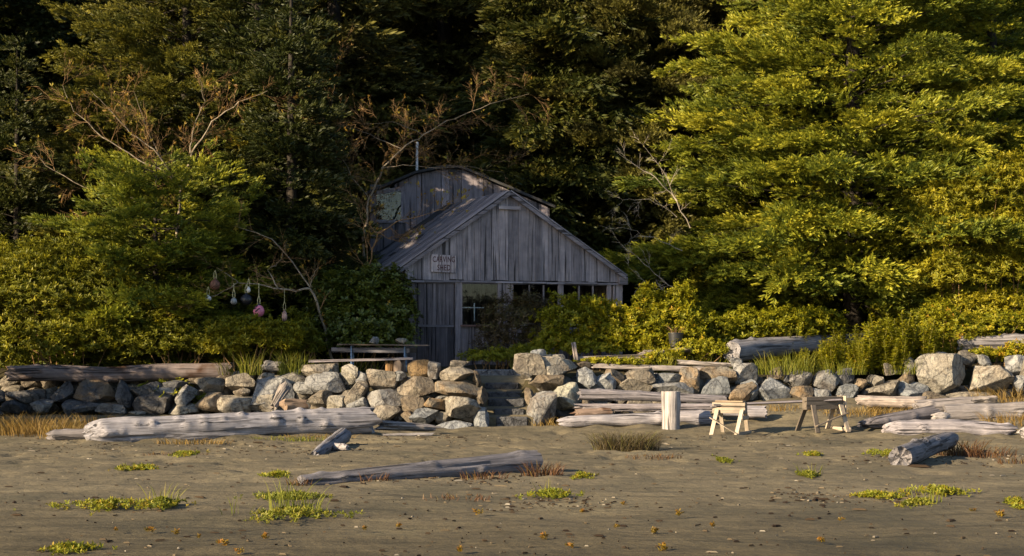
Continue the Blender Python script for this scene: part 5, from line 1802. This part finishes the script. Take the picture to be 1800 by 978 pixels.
Yl = 51.3
path_tree('bare crooked tree leaning out over the rear shed roof', basept(630, Yl), [
    ([(628, 560, Yl), (640, 420, Yl), (650, 350, Yl), (672, 296, Yl - .2), (705, 262, Yl - .4), (745, 236, Yl - .7), (800, 208, Yl - .8), (860, 184, Yl - .9), (930, 165, Yl - 1.0)], .13, .008),
    ([(672, 296, Yl - .2), (720, 290, Yl - .3), (765, 296, Yl - .5), (820, 292, Yl - .6), (885, 303, Yl - .8)], .035, .006),
    ([(705, 262, Yl - .4), (650, 236, Yl - .3), (600, 222, Yl - .3), (560, 220, Yl - .2)], .03, .005),
    ([(650, 350, Yl), (618, 310, Yl + .2), (590, 255, Yl + .3), (583, 190, Yl + .3), (590, 130, Yl + .3)], .03, .004),
    ([(745, 236, Yl - .7), (690, 215, Yl - .8), (640, 218, Yl - .9)], .022, .005)], 301, leaf=.14, twig_len=.75, every=2, flat=.5, leafsize=.10, depth=3, up=-.1, twr=.008, thin=.34)
path_tree('orange-brown leafy twigs reaching across the left slope of the shed roof', basept(655, 48.4), [
    ([(650, 560, 48.4), (648, 470, 48.4), (665, 410, 48.3), (705, 388, 48.2), (760, 375, 48.0), (800, 358, 47.9)], .045, .006),
    ([(648, 470, 48.4), (640, 405, 48.4), (630, 360, 48.3)], .025, .006),
    ([(665, 410, 48.3), (700, 425, 48.2), (720, 405, 48.1)], .02, .005)], 302, leaf=.35, twig_len=.7, every=2, flat=.6, leafmat='yellowleaf', leafsize=.13, bark='twig', name='twiggy_shrub', cat='shrub')
Ya = 50.4
path_tree('wide bare alder with pale forked branches at the upper left', basept(300, Ya), [
    ([(310, 520, Ya), (312, 400, Ya), (318, 330, Ya), (335, 270, Ya - .3), (372, 215, Ya - .5), (420, 180, Ya - .6), (470, 160, Ya - .6)], .10, .01),
    ([(318, 330, Ya), (290, 300, Ya - .2), (240, 280, Ya - .4), (180, 240, Ya - .5), (130, 195, Ya - .6), (110, 150, Ya - .6)], .06, .008),
    ([(318, 330, Ya), (270, 262, Ya - .4), (230, 235, Ya - .5), (190, 190, Ya - .6), (160, 160, Ya - .6)], .05, .008),
    ([(335, 270, Ya - .3), (340, 225, Ya - .2), (360, 180, Ya - .2), (352, 140, Ya - .2)], .04, .006),
    ([(312, 400, Ya), (240, 350, Ya - .5), (150, 330, Ya - .7), (80, 290, Ya - .8), (60, 265, Ya - .8)], .05, .006),
    ([(290, 300, Ya - .2), (260, 230, Ya), (235, 160, Ya)], .035, .006),
    ([(312, 400, Ya), (230, 400, Ya - .6), (160, 370, Ya - .8)], .04, .006)], 303, leaf=.12, twig_len=.85, every=3, flat=.6, leafsize=.13, depth=3, twr=.009, thin=.5)
Yh = 46.7
path_tree('low bare tree whose branches carry the hanging floats', basept(560, 47.4), [
    ([(585, 640, 47.4), (565, 560, 47.2), (545, 505, 47.0), (520, 512, 46.8), (490, 508, Yh), (455, 500, Yh), (420, 498, Yh)], .075, .015),
    ([(545, 505, 47.0), (550, 482, 46.8), (560, 470, 46.7)], .03, .006),
    ([(490, 508, Yh), (470, 475, Yh), (495, 455, Yh), (500, 430, Yh)], .03, .006),
    ([(420, 498, Yh), (395, 478, Yh), (380, 470, Yh)], .02, .006),
    ([(420, 498, Yh), (390, 515, Yh), (350, 530, Yh - .1), (330, 545, Yh - .1)], .02, .005),
    ([(545, 505, 47.0), (480, 420, 47.2), (420, 400, 47.2)], .035, .006)], 304, leaf=.16, twig_len=.55, every=3, flat=.6, leafsize=.13)
Yd = 50.8
for i, (limbs, lab) in enumerate((
    ([([(1215, 400, Yd), (1180, 340, Yd - .2), (1150, 310, Yd - .4), (1115, 290, Yd - .5), (1085, 268, Yd - .6)], .03, .005), ([(1190, 355, Yd - .2), (1165, 300, Yd - .4), (1130, 255, Yd - .6)], .022, .004)], 'upper bleached dead branches between the shed and the huge spruce'),
    ([([(1200, 440, Yd), (1150, 420, Yd - .3), (1110, 405, Yd - .5), (1085, 400, Yd - .6)], .02, .004), ([(1190, 380, Yd), (1140, 350, Yd - .4), (1095, 352, Yd - .6)], .018, .004)], 'middle bleached dead branches between the shed and the huge spruce'),
    ([([(1200, 520, Yd - .6), (1150, 480, Yd - .8), (1110, 445, Yd - .9), (1088, 428, Yd - 1)], .02, .004), ([(1190, 520, Yd - .7), (1140, 500, Yd - .9), (1105, 470, Yd - 1.0)], .016, .004)], 'lowest bleached dead branches beside the right eave of the shed'))):
    path_tree(lab, tuple(P(*limbs[0][0][0])), limbs, 320 + i, bark='deadbark', leaf=0.0, twig_len=.5, every=3, flat=.6, name='dead_branch', cat='branch', twr=.008)

# ------------------------------------------------------------------ hanging floats
M['pink'] = plain('faded_pink_plastic', (0.55, 0.16, 0.24), 0.45)
M['floatblack'] = plain('black_rubber', (0.014, 0.014, 0.018), 0.4)
M['floatgrey'] = plain('grey_plastic', (0.24, 0.24, 0.24), 0.6, var=.4)
M['floatwhite'] = plain('white_foam', (0.55, 0.52, 0.48), 0.8, var=.3)
M['floatbrown'] = plain('rusty_brown_float', (0.15, 0.065, 0.04), 0.7, var=.4)
M['floatpale'] = plain('pale_pink_foam', (0.42, 0.25, 0.20), 0.8, var=.5, scale=9)
M['rope'] = plain('pale_rope', (0.36, 0.33, 0.18), 0.9)
def buoy(label, px, py, Y, rad, hgt, mat, hang_py, band=None, prof_=None, rope_w=.012):
    rad, hgt = rad * .76, hgt * .76
    c = P(px, py, Y)
    t = thing('fishing_float', label, 'float', tuple(c), 0, 'floats hanging from the bare tree')
    prof_ = prof_ or [(.0, 1.0), (.3, .97), (.62, .78), (.86, .45), (.99, .0), (.92, -.4), (.68, -.75), (.35, -.95), (.0, -1.0)]
    mb = MB().tube([(0, 0, z * hgt) for r_, z in reversed(prof_)], [max(.002, r_ * rad) for r_, z in reversed(prof_)], 20)
    body = link('body', mb.mesh('body', smooth=True), M[mat], t)
    link('eyelet', MB().tube([(0, 0, hgt * .92), (0, 0, hgt * 1.16), (0, 0, hgt * 1.28)], [rad * .24, rad * .2, rad * .1], 10).mesh('eyelet', smooth=True), M[band or mat], t)
    top = PZ(hang_py, Y) - c.z
    rp = MB().tube([(-.03, 0, hgt * 1.15), (-.035, 0, hgt * 1.15 + .12), (0, 0, hgt * 1.15 + .24), (0, 0, top)], [rope_w] * 4, 6)
    rp.tube([(.03, 0, hgt * 1.15), (.035, 0, hgt * 1.15 + .12), (0, 0, hgt * 1.15 + .24)], [rope_w] * 3, 6)
    link('rope', rp.mesh('rope', smooth=True), M['rope'], t)
    return t, body
t, body = buoy('pink teardrop float with black markings and a pale rope loop', 455, 547, 46.3, .21, .22, 'pink', 498, 'floatblack')
for a, z, w in ((-2.5, .05, .09), (-2.1, -.02, .12), (-1.75, .03, .07), (-2.3, .11, .1)):
    mb = MB()
    q = []
    for k in range(5):
        aa_ = a + k * .13
        rr_ = .162 * math.sqrt(max(.1, 1 - ((z + k * .01) / .178) ** 2)) + .004
        q.append((math.cos(aa_) * rr_, math.sin(aa_) * rr_, z + k * .012))
    link('marking', mb.tube(q, [.006, .016, .02, .016, .006], 6).mesh('marking', smooth=True), M['floatblack'], t)
buoy('large round black float beside the pink one', 433, 527, 46.6, .23, .21, 'floatblack', 500)
buoy('small round grey float left of the black one', 411, 530, 46.4, .125, .125, 'floatgrey', 498)
buoy('small pale oval float in front of the black one', 437, 510, 46.3, .075, .105, 'floatwhite', 498, rope_w=.008)
buoy('rust brown round float, leftmost and highest of the hanging floats', 378, 501, 46.8, .20, .20, 'floatbrown', 478)
buoy('small white foam float below the rust brown one', 366, 525, 46.4, .12, .10, 'floatwhite', 505, rope_w=.008)
buoy('pale pink mottled float on a long line, rightmost of the hanging floats', 500, 556, 46.3, .10, .20, 'floatpale', 508, rope_w=.007)
